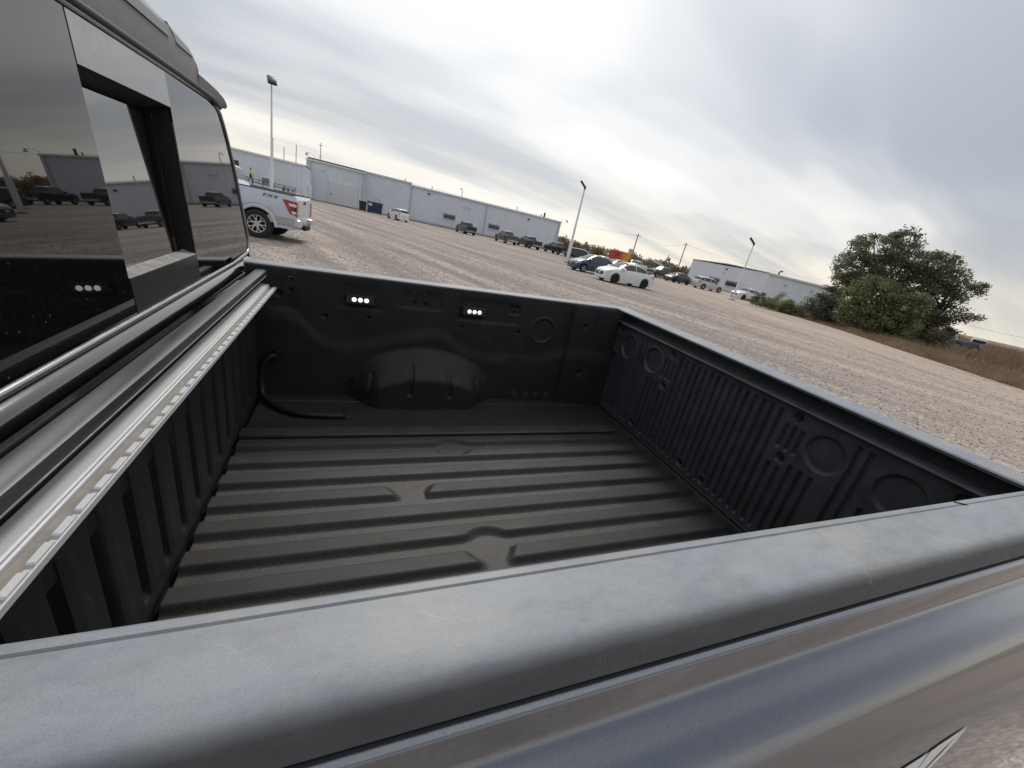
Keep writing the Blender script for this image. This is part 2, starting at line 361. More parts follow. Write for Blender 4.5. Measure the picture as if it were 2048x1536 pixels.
# ------------------------------------------------------------------ ground
def gravel_material():
    mt, nt, N, L, b = nodes_of('gravel')
    tc = N.new('ShaderNodeTexCoord'); v = tc.outputs['Object']
    def stones(sc):
        vo = N.new('ShaderNodeTexVoronoi'); vo.inputs['Scale'].default_value = sc; L.new(v, vo.inputs['Vector'])
        sp = N.new('ShaderNodeSeparateColor'); L.new(vo.outputs['Color'], sp.inputs[0]); return vo, sp.outputs[0]
    v1, r1 = stones(24); v2, r2 = stones(9)
    pal = [(0.0, (0.13, 0.11, 0.10)), (0.2, (0.27, 0.225, 0.20)), (0.42, (0.395, 0.335, 0.293)), (0.62, (0.49, 0.40, 0.342)), (0.82, (0.46, 0.425, 0.39)), (1.0, (0.78, 0.72, 0.65))]
    c1 = ramp_node(N, L, r1, pal); c2 = ramp_node(N, L, r2, pal)
    c = mixc(N, L, 0.26, c1, c2)
    c = mixc(N, L, ramp_node(N, L, tnoise(N, L, v, 2.6, 6, 0.7), [(0.38, (0.2,) * 3), (0.62, (0, 0, 0))]), c, (0.18, 0.15, 0.13))
    gap = ramp_node(N, L, v1.outputs['Distance'], [(0.45, (0, 0, 0)), (0.75, (0.55,) * 3)])
    c = mixc(N, L, gap, c, (0.14, 0.115, 0.10))
    # packed wheel lanes: stretched streaks running across the lot
    lane = tnoise(N, L, mapping(N, L, v, rot=(0, 0, R(-108)), sc=(0.055, 0.75, 1)), 1.0, 6, 0.62, 0.25)
    lane2 = tnoise(N, L, mapping(N, L, v, rot=(0, 0, R(-60)), sc=(0.035, 0.8, 1)), 1.0, 6, 0.66, 0.2)
    c = mixc(N, L, ramp_node(N, L, lane, [(0.48, (0, 0, 0)), (0.58, (0.85,) * 3)]), c, (0.245, 0.218, 0.205))
    c = mixc(N, L, ramp_node(N, L, lane, [(0.36, (0.6,) * 3), (0.46, (0, 0, 0))]), c, (0.52, 0.425, 0.36))
    sx = N.new('ShaderNodeSeparateXYZ'); L.new(v, sx.inputs[0])
    # sandy drive near the verge
    q = mth(N, L, 'ADD', mth(N, L, 'MULTIPLY', sx.outputs[0], 0.872), mth(N, L, 'MULTIPLY', sx.outputs[1], -0.49))   # distance towards the verge
    q = mth(N, L, 'ADD', q, mth(N, L, 'MULTIPLY', tnoise(N, L, v, 0.25, 3), 4.0))
    dr = ramp_node(N, L, mth(N, L, 'DIVIDE', q, 40.0), [(0.18, (0, 0, 0)), (0.42, (0.9,) * 3), (1.0, (0.95,) * 3)])
    st = mth(N, L, 'MULTIPLY', dr, ramp_node(N, L, lane2, [(0.36, (0.15,) * 3), (0.56, (1, 1, 1))]))
    c = mixc(N, L, mth(N, L, 'MULTIPLY', st, 0.85), c, mixc(N, L, tnoise(N, L, v, 1.7, 5), (0.44, 0.345, 0.275), (0.56, 0.45, 0.365)))
    # curved tyre marks
    def arc(cx, cy, r, w, a):
        dx = mth(N, L, 'SUBTRACT', sx.outputs[0], cx); dy = mth(N, L, 'SUBTRACT', sx.outputs[1], cy)
        d = mth(N, L, 'SQRT', mth(N, L, 'ADD', mth(N, L, 'MULTIPLY', dx, dx), mth(N, L, 'MULTIPLY', dy, dy)))
        d = mth(N, L, 'ABSOLUTE', mth(N, L, 'SUBTRACT', d, r))
        return mth(N, L, 'MULTIPLY', mth(N, L, 'SUBTRACT', 1.0, mth(N, L, 'DIVIDE', d, w), clamp=True), a)
    tot = None
    for A in ((1.8, 13.2, 5.2, 0.22, 0.5), (1.5, 13.0, 3.9, 0.2, 0.45), (-1.5, 17.0, 3.6, 0.2, 0.45), (6.0, 26.0, 17.0, 0.3, 0.35), (6.0, 26.0, 15.4, 0.3, 0.35), (4.0, 22.0, 9.2, 0.25, 0.35)):
        o = arc(*A); tot = o if tot is None else mth(N, L, 'MAXIMUM', tot, o)
    tot = mth(N, L, 'MULTIPLY', tot, ramp_node(N, L, tnoise(N, L, v, 0.3, 1), [(0.40, (0, 0, 0)), (0.62, (1, 1, 1))]))
    c = mixc(N, L, tot, c, (0.15, 0.125, 0.11))
    L.new(c, b.inputs['Base Color']); b.inputs['Roughness'].default_value = 0.95; b.inputs['Specular IOR Level'].default_value = 0.15
    bp = N.new('ShaderNodeBump'); bp.inputs['Strength'].default_value = 0.6; bp.inputs['Distance'].default_value = 0.015
    hh = mth(N, L, 'ADD', mth(N, L, 'MULTIPLY', r1, 0.6), mth(N, L, 'MULTIPLY', lane, 1.2))
    L.new(hh, bp.inputs['Height']); L.new(bp.outputs[0], b.inputs['Normal'])
    return mt
g = MB(); g.quad((-4000, -4000, 0), (4000, -4000, 0), (4000, 4000, 0), (-4000, 4000, 0))
tag(g.build('ground', gravel_material()), 'pinkish grey gravel lot with curved tyre marks', None, kind='structure')
# dry field beyond the verge (verge line runs from near right to far left of the view)
VA = np.array((27.0, 4.5)); VB = np.array((43.5, 33.5))       # edge of the gravel
M_field = pmat('dry_field', (0.20, 0.145, 0.10), 0.95, vscale=0.35, col2=(0.34, 0.275, 0.205), spec=0.1, bump=0.8, bscale=6)
fd = MB()
ed = [(24.6, -6.0), (25.7, 1.0), (27.6, 6.4), (30.6, 11.0), (34.2, 16.2), (37.2, 20.6), (39.6, 25.6), (41.0, 29.5), (41.6, 32.4), (44.2, 33.6), (48.5, 33.0), (60, 34.0), (74, 47)]
ed2 = [(e[0] + random.uniform(-.3, .3), e[1] + random.uniform(-.3, .3)) for e in ed]
pts = bez([(a, b, 0.006) for a, b in ed2], 6)
pts = [(p[0] + random.uniform(-.12, .12), p[1] + random.uniform(-.12, .12), 0.006) for p in pts]
vs = []; fs = []
for i, p in enumerate(pts):
    f_ = i / (len(pts) - 1); an = R(-50 + 82 * f_)
    vs += [p, (p[0] + 3000 * math.cos(an), p[1] + 3000 * math.sin(an), 0.006)]
    if i: k = 2 * i; fs.append((k - 2, k - 1, k + 1, k))
fd.add(vs, fs)
tag(fd.build('field', M_field), 'dry brown field beyond the lot', None, kind='structure')
VERGE = pts

def loose_stones():
    rng = np.random.RandomState(77); n = 42000
    d = rng.uniform(3.0, 30, n); az = np.radians(rng.uniform(0, 112, n)); P = np.stack([.3 + np.cos(az) * d, -.3 + np.sin(az) * d], 1)
    keep = ~((P[:, 0] > -3.4) & (P[:, 0] < 2.0) & (P[:, 1] > -.4) & (P[:, 1] < 1.9)); P = P[keep]; n = len(P)
    r = .008 + .015 * rng.uniform(0, 1, n) ** 2.4
    O = np.array([(1, 0, 0), (0, 1, 0), (-1, 0, 0), (0, -1, 0), (0, 0, .75), (0, 0, -.4)], float); Fo = np.array([(0, 1, 4), (1, 2, 4), (2, 3, 4), (3, 0, 4), (1, 0, 5), (2, 1, 5), (3, 2, 5), (0, 3, 5)])
    a = rng.uniform(0, 6.28, n); ca, sa = np.cos(a), np.sin(a); j = 1 + rng.uniform(-.35, .35, (n, 6, 3)); V = O[None] * j * r[:, None, None]
    X_ = V[..., 0] * ca[:, None] - V[..., 1] * sa[:, None]; Y_ = V[..., 0] * sa[:, None] + V[..., 1] * ca[:, None]
    V = np.stack([X_ + P[:, :1], Y_ + P[:, 1:2], V[..., 2] + r[:, None] * .25], -1).reshape(-1, 3)
    Fa = (Fo[None] + (np.arange(n) * 6)[:, None, None]).reshape(-1, 3)
    me = raw_mesh('loose_stones', V, Fa); pal = np.array(((.46, .38, .34), (.30, .26, .245), (.55, .44, .38), (.62, .58, .54), (.20, .175, .165), (.40, .32, .28)))
    cc = pal[rng.randint(len(pal), size=n)] * rng.uniform(.8, 1.15, (n, 1)); at = me.attributes.new('leafcol', 'FLOAT_COLOR', 'POINT')
    at.data.foreach_set('color', np.repeat(np.concatenate([cc, np.ones((n, 1))], 1), 6, axis=0).astype(np.float32).ravel())
    tag(link('loose_stones', me, attr_mat('stone', 'leafcol', .9, .15)), 'loose pebbles scattered over the gravel lot', None, kind='stuff')
loose_stones()
# ------------------------------------------------------------------ the pickup in front: load bed, cab back
FZ = 0.88
truck = thing('pickup_truck', 'dark grey pickup seen over its bedside, empty black load bed and cab glass', 'pickup')
TM = Matrix(((0.99956472, -0.00023834, -0.02950101, 0), (0, 0.99996737, -0.00807879, 0), (0.02950197, 0.00807527, 0.99953210, 0), (0, 0, 0, 1)))
truck.matrix_world = TM
BW, BL, BH = 1.485, 1.65, 0.53
T = lambda: MB(FZ)
def ends(x, a, b, w): return sstep(a, a + w, x) * (1 - sstep(b - w, b, x))
# ---- bed floor
def floor():
    xs = np.linspace(0.022, 1.652, 260); ys = np.linspace(-0.0, 1.485, 520); X, Y = np.meshgrid(xs, ys, indexing='ij')
    per = 0.0975; ph = (1.048 - Y) / per                        # 0 at the middle of each near-facing slope
    k = np.floor(ph + 0.5); fr = (ph - k) * per                 # signed distance (m), + towards the viewer
    # raised for fr in (-0.046, -0.006), channel from +0.006 to 0.04
    up = 1 - sstep(-0.010, 0.010, fr); up = np.where(fr > 0.028, sstep(0.036, 0.0485, fr), up); up = np.where(fr < -0.036, np.maximum(sstep(-0.0615, -0.049, fr), 0), up)
    kk = np.where(fr > 0.028, k + 1, k)                         # index of the raised band
    on = ends(X + 0.6 * np.abs(fr + 0.02), -0.10, 1.622, 0.03)
    # interrupted bands
    tp = 0.55 * np.where(fr > 0.028, fr - 0.0975, fr); gap4 = (kk == 3) * ends(X - tp, 0.50, 0.70, 0.03) * (X < 0.60) + (kk == 3) * ends(X + tp, 0.44, 0.605, 0.03) * (X >= 0.60); gap6 = (kk == 6) * ends(X - 0.25 * tp, 0.685, 0.95, 0.035) * (X < 0.74) + (kk == 6) * ends(X + 0.25 * tp, 0.50, 0.795, 0.035) * (X >= 0.74); gap8 = (kk == 9) * ends(X, 0.47, 0.655, 0.03)
    up = up * on * (1 - np.clip(gap4 + gap6 + gap8, 0, 1))
    for cx, cy, rr in ((0.735, 1.022, 0.052), (0.735, 0.528, 0.054), (0.735, 0.25, 0.05)):
        d = np.sqrt(((X - cx) / 1.25) ** 2 + (Y - cy) ** 2); up = up * sstep(rr - 0.012, rr + 0.012, d)
    up = np.where(Y > 1.11, ends(Y, 1.10, 1.6, 0.02) * on * 0.25 * (0.5 + 0.5 * np.sign(np.sin((Y - 1.11) / 0.05))), up)
    h = up * 0.0165
    h = h - 0.02 * (1 - sstep(0.026, 0.034, X))
    dust = (1 - up) * (1 - 0.55 * sstep(1.02, 1.14, Y)) * (1 - 0.7 * sstep(1.24, 1.30, X + 0.05 * np.sin(Y * 9) - (Y - .6) * -0.08)) * (0.35 + 0.65 * (1 - sstep(0.75, 1.1, Y))) + 0.22 * up * (1 - sstep(1.24, 1.30, X)) * (1 - sstep(0.5, 1.0, Y))  # pale tone stops short of the tailgate, thins towards the far wall
    dust = dust * sstep(0.03, 0.04, X)
    edge = np.exp(-((fr - 0.040) / 0.006) ** 2) * on * 0.9 * (1 - sstep(1.25, 1.32, X)) * (1 - sstep(0.95, 1.1, Y)); dust = np.maximum(dust, edge)  # lit far edge of each channel, put into the colour
    dust = np.maximum(dust, 0.95 * np.exp(-(np.abs(Y - 1.32) / 0.09) ** 2) * np.exp(-(np.abs(X - 0.06) / 0.09) ** 2))
    dust = np.maximum(dust, 0.8 * np.exp(-((X - 1.632) / 0.012) ** 2) * (Y < 1.25))
    grid('bed_floor', np.stack([X, Y, FZ + h], -1), M_floor, truck, 50, dust=dust)
floor()
b = T(); b.box(-0.02, 1.66, -0.05, 1.53, -0.060, -0.045); b.build('underfloor', M_black, truck)
# ---- front bulkhead
def bulkhead():
    ys = np.linspace(-0.0, 1.49, 430); zs = np.linspace(-0.04, 0.468, 110); Y, Z = np.meshgrid(ys, zs, indexing='ij')
    d = ((Y - 0.27 + 0.0475 + 0.095 * 20) % 0.095) - 0.0475     # groove centre at 0
    prof = 1 - (sstep(-0.018, -0.004, d) * (1 - sstep(0.006, 0.012, d)))
    vert = ends(Z, 0.045, 0.336, 0.02)
    h = -0.019 * (1 - prof) * vert * (Y > 0.03) * (Y < 1.45)
    wide = np.exp(-((d - 0.030) / 0.012) ** 2) * vert * 0.002
    h = h + wide - 0.006 * (1 - sstep(0.0, 0.02, Z)) + 0.012 * sstep(0.36, 0.40, Z)
    x = 0.026 + h
    grid('bulkhead', np.stack([x, Y, FZ + Z], -1), M_bed, truck, 50)
    # bolted header rail above it
    p = [(0.026, 0.43), (0.026, 0.49), (0.030, 0.505), (0.036, 0.5105), (0.060, 0.5115), (0.067, 0.508), (0.069, 0.502), (0.0685, 0.4935), (0.063, 0.4915), (0.046, 0.4910), (0.046, 0.43)]
    b = T(); b.prism(p, 1, -0.02, 1.475); b.build('header_rail', M_gloss2, truck, 35)
    b = T(); b.tube([(0.0690, -0.02, 0.4915), (0.0690, 1.474, 0.4915)], 0.0012, 6); b.build('header_seam', M_sill, truck, 60)
M_gloss2 = pmat('header_paint', (0.040, 0.043, 0.048), 0.40, metal=0.0, coat=0.1, rvar=0.08, vscale=9, var=0.30, stretch=(3, 0.4, 3), coat_rough=0.2)
bulkhead()
# ---- aluminium cargo rail on the bulkhead
def deck_rail():
    b = T(); b.prism([(0.0490, 0.452), (0.0490, 0.4605), (0.0510, 0.462), (0.0740, 0.462), (0.0760, 0.4605), (0.0760, 0.4575), (0.0780, 0.4560), (0.0780, 0.446), (0.0490, 0.446)], 1, 0.03, 1.462)
    rail = b.build('cargo_rail', M_alu, truck, 30)
    b = T(); b.prism([(0.0785, 0.446), (0.0785, 0.4515), (0.0915, 0.4505), (0.0915, 0.446)], 1, 0.03, 1.462); b.build('rail_channel', M_aludust, rail)
    # crenellated lip: one outline with notches, given thickness
    y = 0.03; top = []; pit = 0.0375; nw = 0.0065
    out = []
    while y < 1.455:
        out += [(y, 0.4560), (y + 0.002, 0.4572), (y + pit - nw - 0.004, 0.4572), (y + pit - nw - 0.002, 0.4560), (y + pit - nw, 0.4530), (y + pit - 0.001, 0.4530)]; y += pit
    n = len(out); vs = []
    for q in out: vs += [(0.0923, q[0], q[1]), (0.0990, q[0], q[1] - 0.0006), (0.0923, q[0], 0.449), (0.0990, q[0], 0.449)]
    fs = []
    for i in range(n - 1):
        a = 4 * i; c = a + 4; fs += [(a, a + 1, c + 1, c), (a + 1, a + 3, c + 3, c + 1), (a, c, c + 2, a + 2), (a + 2, c + 2, c + 3, a + 3)]
    fs += [(0, 2, 3, 1), (4 * n - 4, 4 * n - 3, 4 * n - 1, 4 * n - 2)]
    b = T(); b.add(vs, fs); b.build('slotted_lip', M_alu, rail, 30)
    b = T(); b.prism([(0.0995, 0.4475), (0.0995, 0.4550), (0.1015, 0.4548), (0.1015, 0.4475)], 1, 0.02, 1.462); b.build('lip_edge', M_alu, rail)
deck_rail()
# ---- far side wall with wheel housing
def sidewall():
    xs = np.linspace(0.0, 1.652, 420); zs = np.linspace(-0.012, 0.522, 170); X, Z = np.meshgrid(xs, zs, indexing='ij')
    h = np.zeros_like(X)
    # pockets: the wall below one wavy line stands proud, its top edge catches the light
    kx = np.array((0, .12, .17, .20, .235, .27, .315, .38, .47, .56, .64, .70, .757, .80, .85, .908, 1.0, 1.11, 1.20, 1.28, 1.36, 1.45, 1.66)); kz = np.array((.366, .366, .352, .318, .280, .258, .245, .249, .274, .300, .322, .332, .326, .294, .262, .242, .235, .234, .240, .255, .285, .296, .298))
    fine_x = np.linspace(0, 1.66, 400); fz = np.interp(fine_x, kx, kz); ker = np.hanning(17); ker /= ker.sum(); fz = np.convolve(np.pad(fz, 8, mode='edge'), ker, 'valid')
    e = np.interp(X, fine_x, fz)
    h += 0.010 * (1 - sstep(e - 0.045, e + 0.020, Z))
    for (x0, x1, z0) in ((0.05, 0.18, 0.366), (0.285, 0.50, 0.394), (0.53, 0.755, 0.420), (0.78, 1.13, 0.388)):
        h -= 0.0045 * (sstep(z0 - 0.008, z0 + 0.010, Z) - sstep(0.47, 0.51, Z)) * ends(X, x0, x1, 0.05)
    d = np.sqrt((X - 1.238) ** 2 + (Z - 0.376) ** 2); h += 0.004 * np.exp(-((d - 0.062) / 0.006) ** 2) - 0.003 * (1 - sstep(0.05, 0.062, d))
    h += 0.030 * sstep(1.365, 1.385, X) + 0.018 * sstep(1.50, 1.515, X)
    h += -0.008 * np.exp(-((X - 1.12) / 0.05) ** 2) * (1 - sstep(0.2, 0.23, Z)) * 0.6
    for bx in (1.15, 1.21, 1.27, 1.33):
        h += 0.010 * ends(X, bx - 0.02, bx + 0.02, 0.01) * (1 - sstep(0.02, 0.06, Z))
    # recessed bracket and lamp seats
    h -= 0.006 * ends(X, 1.045, 1.105, 0.008) * ends(Z, 0.435, 0.485, 0.008)
    for hx, hz, hr in ((0.102, 0.425, 0.011), (0.144, 0.491, 0.008), (0.143, 0.443, 0.007), (0.265, 0.353, 0.009), (0.612, 0.492, 0.006), (0.655, 0.490, 0.006), (0.612, 0.444, 0.006), (0.658, 0.442, 0.007), (1.453, 0.423, 0.010), (0.43, 0.362, 0.006), (1.062, 0.470, 0.005), (1.088, 0.470, 0.005), (1.075, 0.448, 0.005), (0.83, 0.36, 0.006), (1.11, 0.355, 0.008), (1.474, 0.178, 0.014)):
        dd = np.sqrt((X - hx) ** 2 + (Z - hz) ** 2); h -= 0.012 * (1 - sstep(hr * 0.7, hr * 1.3, dd))
    # wheel housing
    u = (X - 0.675) / np.where(X < 0.675, 0.335, 0.350)
    zt = 0.226 * np.sqrt(np.clip(1 - np.abs(u) ** 2.0, 0, 1)); ins = zt - Z
    hw = 0.112 * sstep(-0.03, 0.10, ins) * (np.abs(u) < 1) * sstep(0, 0.45, 1 - np.abs(u))
    for th in (-0.30, -0.215, -0.06, 0.10, 0.235):
        cx = 0.675 + th; z1 = 0.200 - 1.2 * th * th; z0 = z1 - 0.14
        ln = np.abs((X - cx) - (z1 - Z) * (0.25 * th / 0.3)); g = (1 - sstep(0.006, 0.013, ln)) * ends(Z, z0, z1, 0.015)
        hw -= 0.009 * g
    h = h + hw
    grid('bed_side', np.stack([X, BW - h, FZ + Z], -1), M_bed, truck, 60, flip=False)
    n = T(); n.box(0.0, 1.65, -0.06, -0.006, -0.01, 0.50); n.build('bed_side', M_bed, truck)
sidewall()
# ---- bedside rails and outer skins (near one in the foreground)
CAP = [(-0.004, 0.490), (-0.0005, 0.522), (-0.0015, 0.5275), (-0.0045, 0.5295), (-0.0110, 0.5298), (-0.0128, 0.5283), (-0.0146, 0.5300), (-0.030, 0.5306), (-0.060, 0.5310), (-0.072, 0.5306), (-0.0785, 0.5290), (-0.0830, 0.5258), (-0.0862, 0.5210), (-0.0880, 0.5150), (-0.0888, 0.5060), (-0.0890, 0.4960), (-0.0895, 0.4870), (-0.0870, 0.4845), (-0.075, 0.4840), (-0.05, 0.49)]
SKIN = [(-0.082, 0.4815), (-0.0905, 0.4825), (-0.0945, 0.4812), (-0.0970, 0.4785), (-0.0982, 0.4745), (-0.1010, 0.4670), (-0.1045, 0.4590), (-0.110, 0.4520), (-0.120, 0.4435), (-0.132, 0.4340), (-0.144, 0.4225), (-0.154, 0.4110), (-0.164, 0.3970), (-0.174, 0.3810), (-0.184, 0.3620), (-0.193, 0.3390), (-0.201, 0.3110), (-0.2075, 0.2780), (-0.2125, 0.24), (-0.2155, 0.20), (-0.217, 0.15), (-0.2175, 0.08), (-0.2175, 0.0), (-0.215, -0.1), (-0.21, -0.2), (-0.20, -0.30), (-0.186, -0.42), (-0.06, -0.44)]
def smooth_profile(P, it=2):
    P = [np.array(p) for p in P]
    for _ in range(it):
        Q = [P[0]]
        for a, b in zip(P[:-1], P[1:]): Q += [0.75 * a + 0.25 * b, 0.25 * a + 0.75 * b]
        Q.append(P[-1]); P = Q
    return [tuple(p) for p in P]
def extr(name, prof, xs, mat, mirror=False, smooth=45, parent=None, wob=0.0):
    P = np.array([[(x, (BW - p[0]) if mirror else p[0], FZ + p[1]) for p in prof] for x in xs])
    return grid(name, P, mat, parent or truck, smooth, flip=mirror)
XS = np.linspace(-0.005, 1.74, 60)
skin = smooth_profile(SKIN, 2)
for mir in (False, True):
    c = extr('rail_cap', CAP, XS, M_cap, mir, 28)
    extr('bedside_skin', skin, XS, M_paint, mir, 50)
# stake pocket outline on the near cap
b = T(); b.prism([(1.318, -0.004), (1.335, -0.014), (1.336, -0.016), (1.317, -0.006)], 2, 0.5285, 0.5312); b.build('stake_pocket_seam', M_black, truck)
# white sticker on the near bedside
SKZ = np.array([p[1] for p in skin][::-1]); SKY = np.array([p[0] for p in skin][::-1])
sy = lambda z: float(np.interp(z, SKZ, SKY))
def sticker(poly, off=0.0012):
    b = T(); b.add([(x, sy(z) - off, z) for x, z in poly], [tuple(range(len(poly)))]); return b
dec = sticker([(1.094, 0.353), (1.061, 0.3520), (1.028, 0.3505), (1.008, 0.3490), (0.9845, 0.3370), (0.996, 0.3310), (1.035, 0.3425), (1.049, 0.3455)]).build('sticker', M_white_decal, truck)
sticker([(1.0935, 0.3528), (1.0505, 0.3445), (1.0370, 0.3400), (1.0010, 0.3285), (1.009, 0.3265), (1.058, 0.3400)]).build('sticker_stroke', M_white_decal, dec)
sticker([(1.0050, 0.3489), (0.950, 0.3472), (0.900, 0.3450), (0.940, 0.3330), (0.9815, 0.3370)]).build('sticker_stroke', M_white_decal, dec)
# ---- tailgate
M_liner = pmat('tailgate_liner_plastic', (0.052, 0.055, 0.060), 0.48, var=0.28, vscale=18, bump=0.3, bscale=420, spec=.45)
def tailgate():
    ys = np.linspace(0.018, 1.467, 860); zs = np.linspace(0.005, 0.470, 130); Y, Z = np.meshgrid(ys, zs, indexing='ij')
    h = np.zeros_like(Y); D = np.abs(Y - 0.7425); sgn = 0.0325
    def groove(yc, z0, z1, w=0.0105, dp=0.009):
        nonlocal h
        g = (1 - sstep(w * 0.35, w * 0.75, np.abs(Y - yc))) * ends(Z, z0, z1, 0.008); h = np.minimum(h, -dp * g)
    n = 0
    yc = 0.7425 - 0.2275
    while yc <= 0.7425 + 0.2276: groove(yc, 0.030, 0.449); yc += sgn
    for s in (-1, 1):
        for k in range(0, 5): groove(0.7425 + s * (0.2275 + 0.0325 * (k + 1)), 0.030, 0.27 if k < 2 else 0.298)
        for k in (0, 1): groove(0.7425 + s * (0.460 + 0.0300 * k), 0.030, 0.449)
        for k in range(5): groove(0.7425 + s * (0.527 + 0.0325 * k), 0.030, 0.297 if k < 3 else 0.25)
        for k in range(3): groove(0.7425 + s * (0.262 + 0.0260 * k), 0.326, 0.412)
        for k in range(2): groove(0.7425 + s * (0.660 + 0.024 * k), 0.326, 0.40)
        for dc in (0.391, 0.578):
            d = np.sqrt((Y - (0.7425 + s * dc)) ** 2 + (Z - 0.376) ** 2)
            h = np.where(d < 0.066, -0.0095 * (1 - sstep(0.049, 0.058, d)) - 0.0 * d, h); h = h + 0.0025 * np.exp(-((d - 0.060) / 0.004) ** 2)
        for dc, zz in ((0.285, 0.442), (0.285, 0.299), (0.675, 0.440), (0.685, 0.297), (0.40, 0.05), (0.06, 0.05)):
            d = np.sqrt((Y - (0.7425 + s * dc)) ** 2 + (Z - zz) ** 2)
            h = np.where(d < 0.021, -0.010 * (1 - sstep(0.0125, 0.0175, d)), h)
    h = h - 0.0
    tg = grid('tailgate_liner', np.stack([1.6405 - h, Y, FZ + Z], -1), M_liner, truck, 50, flip=True)
    for s in (-1, 1):
        for dc, zz in ((0.285, 0.442), (0.285, 0.299), (0.675, 0.440), (0.685, 0.297), (0.40, 0.05), (0.06, 0.05)):
            y = 0.7425 + s * dc; b = T(); b.cyl((1.6515, y, zz), (1.6455, y, zz), 0.0075, 0.006, 10); b.build('bolt', M_steel, tg, 40)
    # frame: ledge above the liner, hollow face, top cap, outer skin
    b = T(); b.prism([(1.6385, 0.4705), (1.6215, 0.4715), (1.6185, 0.4745), (1.6195, 0.4775), (1.6650, 0.4820), (1.6650, 0.4705)], 1, 0.022, 1.463); b.build('liner_ledge', M_liner, truck, 40)
    b = T(); b.prism([(1.6655, 0.0), (1.6655, 0.5135), (1.6440, 0.5180), (1.6395, 0.5220), (1.6400, 0.5235), (1.72, 0.5235), (1.735, 0.40), (1.735, 0.0)], 1, -0.02, 1.505); b.build('tailgate', M_gatein, truck, 40)
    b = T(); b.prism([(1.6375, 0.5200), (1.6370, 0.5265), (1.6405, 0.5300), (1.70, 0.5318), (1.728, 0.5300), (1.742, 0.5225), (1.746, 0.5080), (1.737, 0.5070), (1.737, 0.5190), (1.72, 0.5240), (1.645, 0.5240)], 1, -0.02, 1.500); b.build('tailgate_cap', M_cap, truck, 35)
    b = T(); b.prism([(1.736, 0.0), (1.736, 0.500), (1.750, 0.495), (1.757, 0.30), (1.757, 0.02), (1.745, -0.02)], 1, -0.09, 1.575); b.build('tailgate_skin', M_paint, truck, 40)
    # seal between floor and tailgate
    b = T(); b.tube([(1.645, 0.02, 0.006), (1.645, 1.44, 0.006)], 0.008, 8); b.build('seal', M_rubber, truck, 80)
M_gatein = pmat('gate_inner_paint', (0.022, 0.024, 0.026), 0.32, coat=0.3, var=0.2, vscale=12)
tailgate()
# ---- lit bed lamps on the far wall
for (x0, x1, z0, z1) in ((0.337, 0.453, 0.414, 0.455), (0.817, 0.933, 0.413, 0.456)):
    b = T(); b.cbox(x0, x1, BW - 0.016, BW + 0.004, z0, z1, 0.004); lp = b.build('bed_lamp', M_black, truck, 30)
    xc = (x0 + x1) / 2; zc = (z0 + z1) / 2 + 0.002
    b = T(); b.box(x0 + 0.006, x1 - 0.006, BW - 0.0172, BW - 0.0155, z0 + 0.009, z1 - 0.008); b.build('lamp_lens', pmat('lamp_lens', (0.06, 0.065, 0.07), 0.15, coat=0.8), lp)
    for k in (-1, 0, 1):
        b = T(); b.cyl((xc + k * 0.0235, BW - 0.0174, zc), (xc + k * 0.0235, BW - 0.0215, zc), 0.0092, 0.0072, 14); b.build('led', M_led, lp, 40)
# ---- cab: back panel, glass, slider, trim, high stop lamp
M_glass_bright = glass_material('slider_glass', 2.9)
GX = lambda z, o=0.0: -0.030 - 0.065 * (z - 0.49) + o
def gpoly(name, poly, mat, off=0.0, parent=None, thick=0.006):
    b = T(); n = len(poly)
    b.loft([[(GX(z, off), y, z) for y, z in poly], [(GX(z, off - thick), y, z) for y, z in poly]], True); return b.build(name, mat, parent or truck)
edge = [(1.672, 0.541), (1.700, 0.553), (1.7165, 0.578), (1.703, 0.62), (1.684, 0.68), (1.6645, 0.74), (1.6475, 0.80), (1.6265, 0.855), (1.600, 0.91), (1.572, 0.955), (1.545, 0.988), (1.52, 1.003)]
right = gpoly('window_pane', [(1.118, 0.528)] + edge + [(1.118, 1.008)], M_glass)
YC = 0.7425
left_edge = [(2 * YC - y, z) for y, z in edge[::-1]]
gpoly('window_pane', [(0.733, 1.008)] + left_edge + [(0.733, 0.528)], M_glass_dark)
up = gpoly('slider_panel', [(0.7355, 0.936), (1.1155, 0.936), (1.1155, 1.0075), (0.7355, 1.0075)], pmat('slider_header', (0.20, 0.20, 0.205), 0.24, metal=0.3, coat=0.7, rvar=0.1, vscale=30), 0.001)
gpoly('slider_panel', [(0.7355, 0.529), (1.1155, 0.529), (1.1155, 0.5955), (0.7355, 0.5955)], M_panel_grey, 0.001)
b = T(); sp_ = lambda z, t: GX(z, -0.027 - 0.050 * (z - 0.60) - t)
b.loft([[(sp_(z, 0), y, z) for y, z in ((0.737, 0.601), (1.058, 0.601), (1.012, 0.912), (0.737, 0.912))], [(sp_(z, .005), y, z) for y, z in ((0.737, 0.601), (1.058, 0.601), (1.012, 0.912), (0.737, 0.912))]], True); b.build('sliding_pane', M_glass_bright, truck)
b = T(); b.loft([[(GX(z, -0.004), y, z) for y, z in ((0.7355, 0.9355), (1.1155, 0.9355), (1.1155, 0.5960), (0.7355, 0.5960))], [(GX(z, -0.056), y, z) for y, z in ((0.7365, 0.9125), (1.1145, 0.9125), (1.1145, 0.5995), (0.7365, 0.5995))]]); fr_ = b.build('slider_frame', M_black, truck)
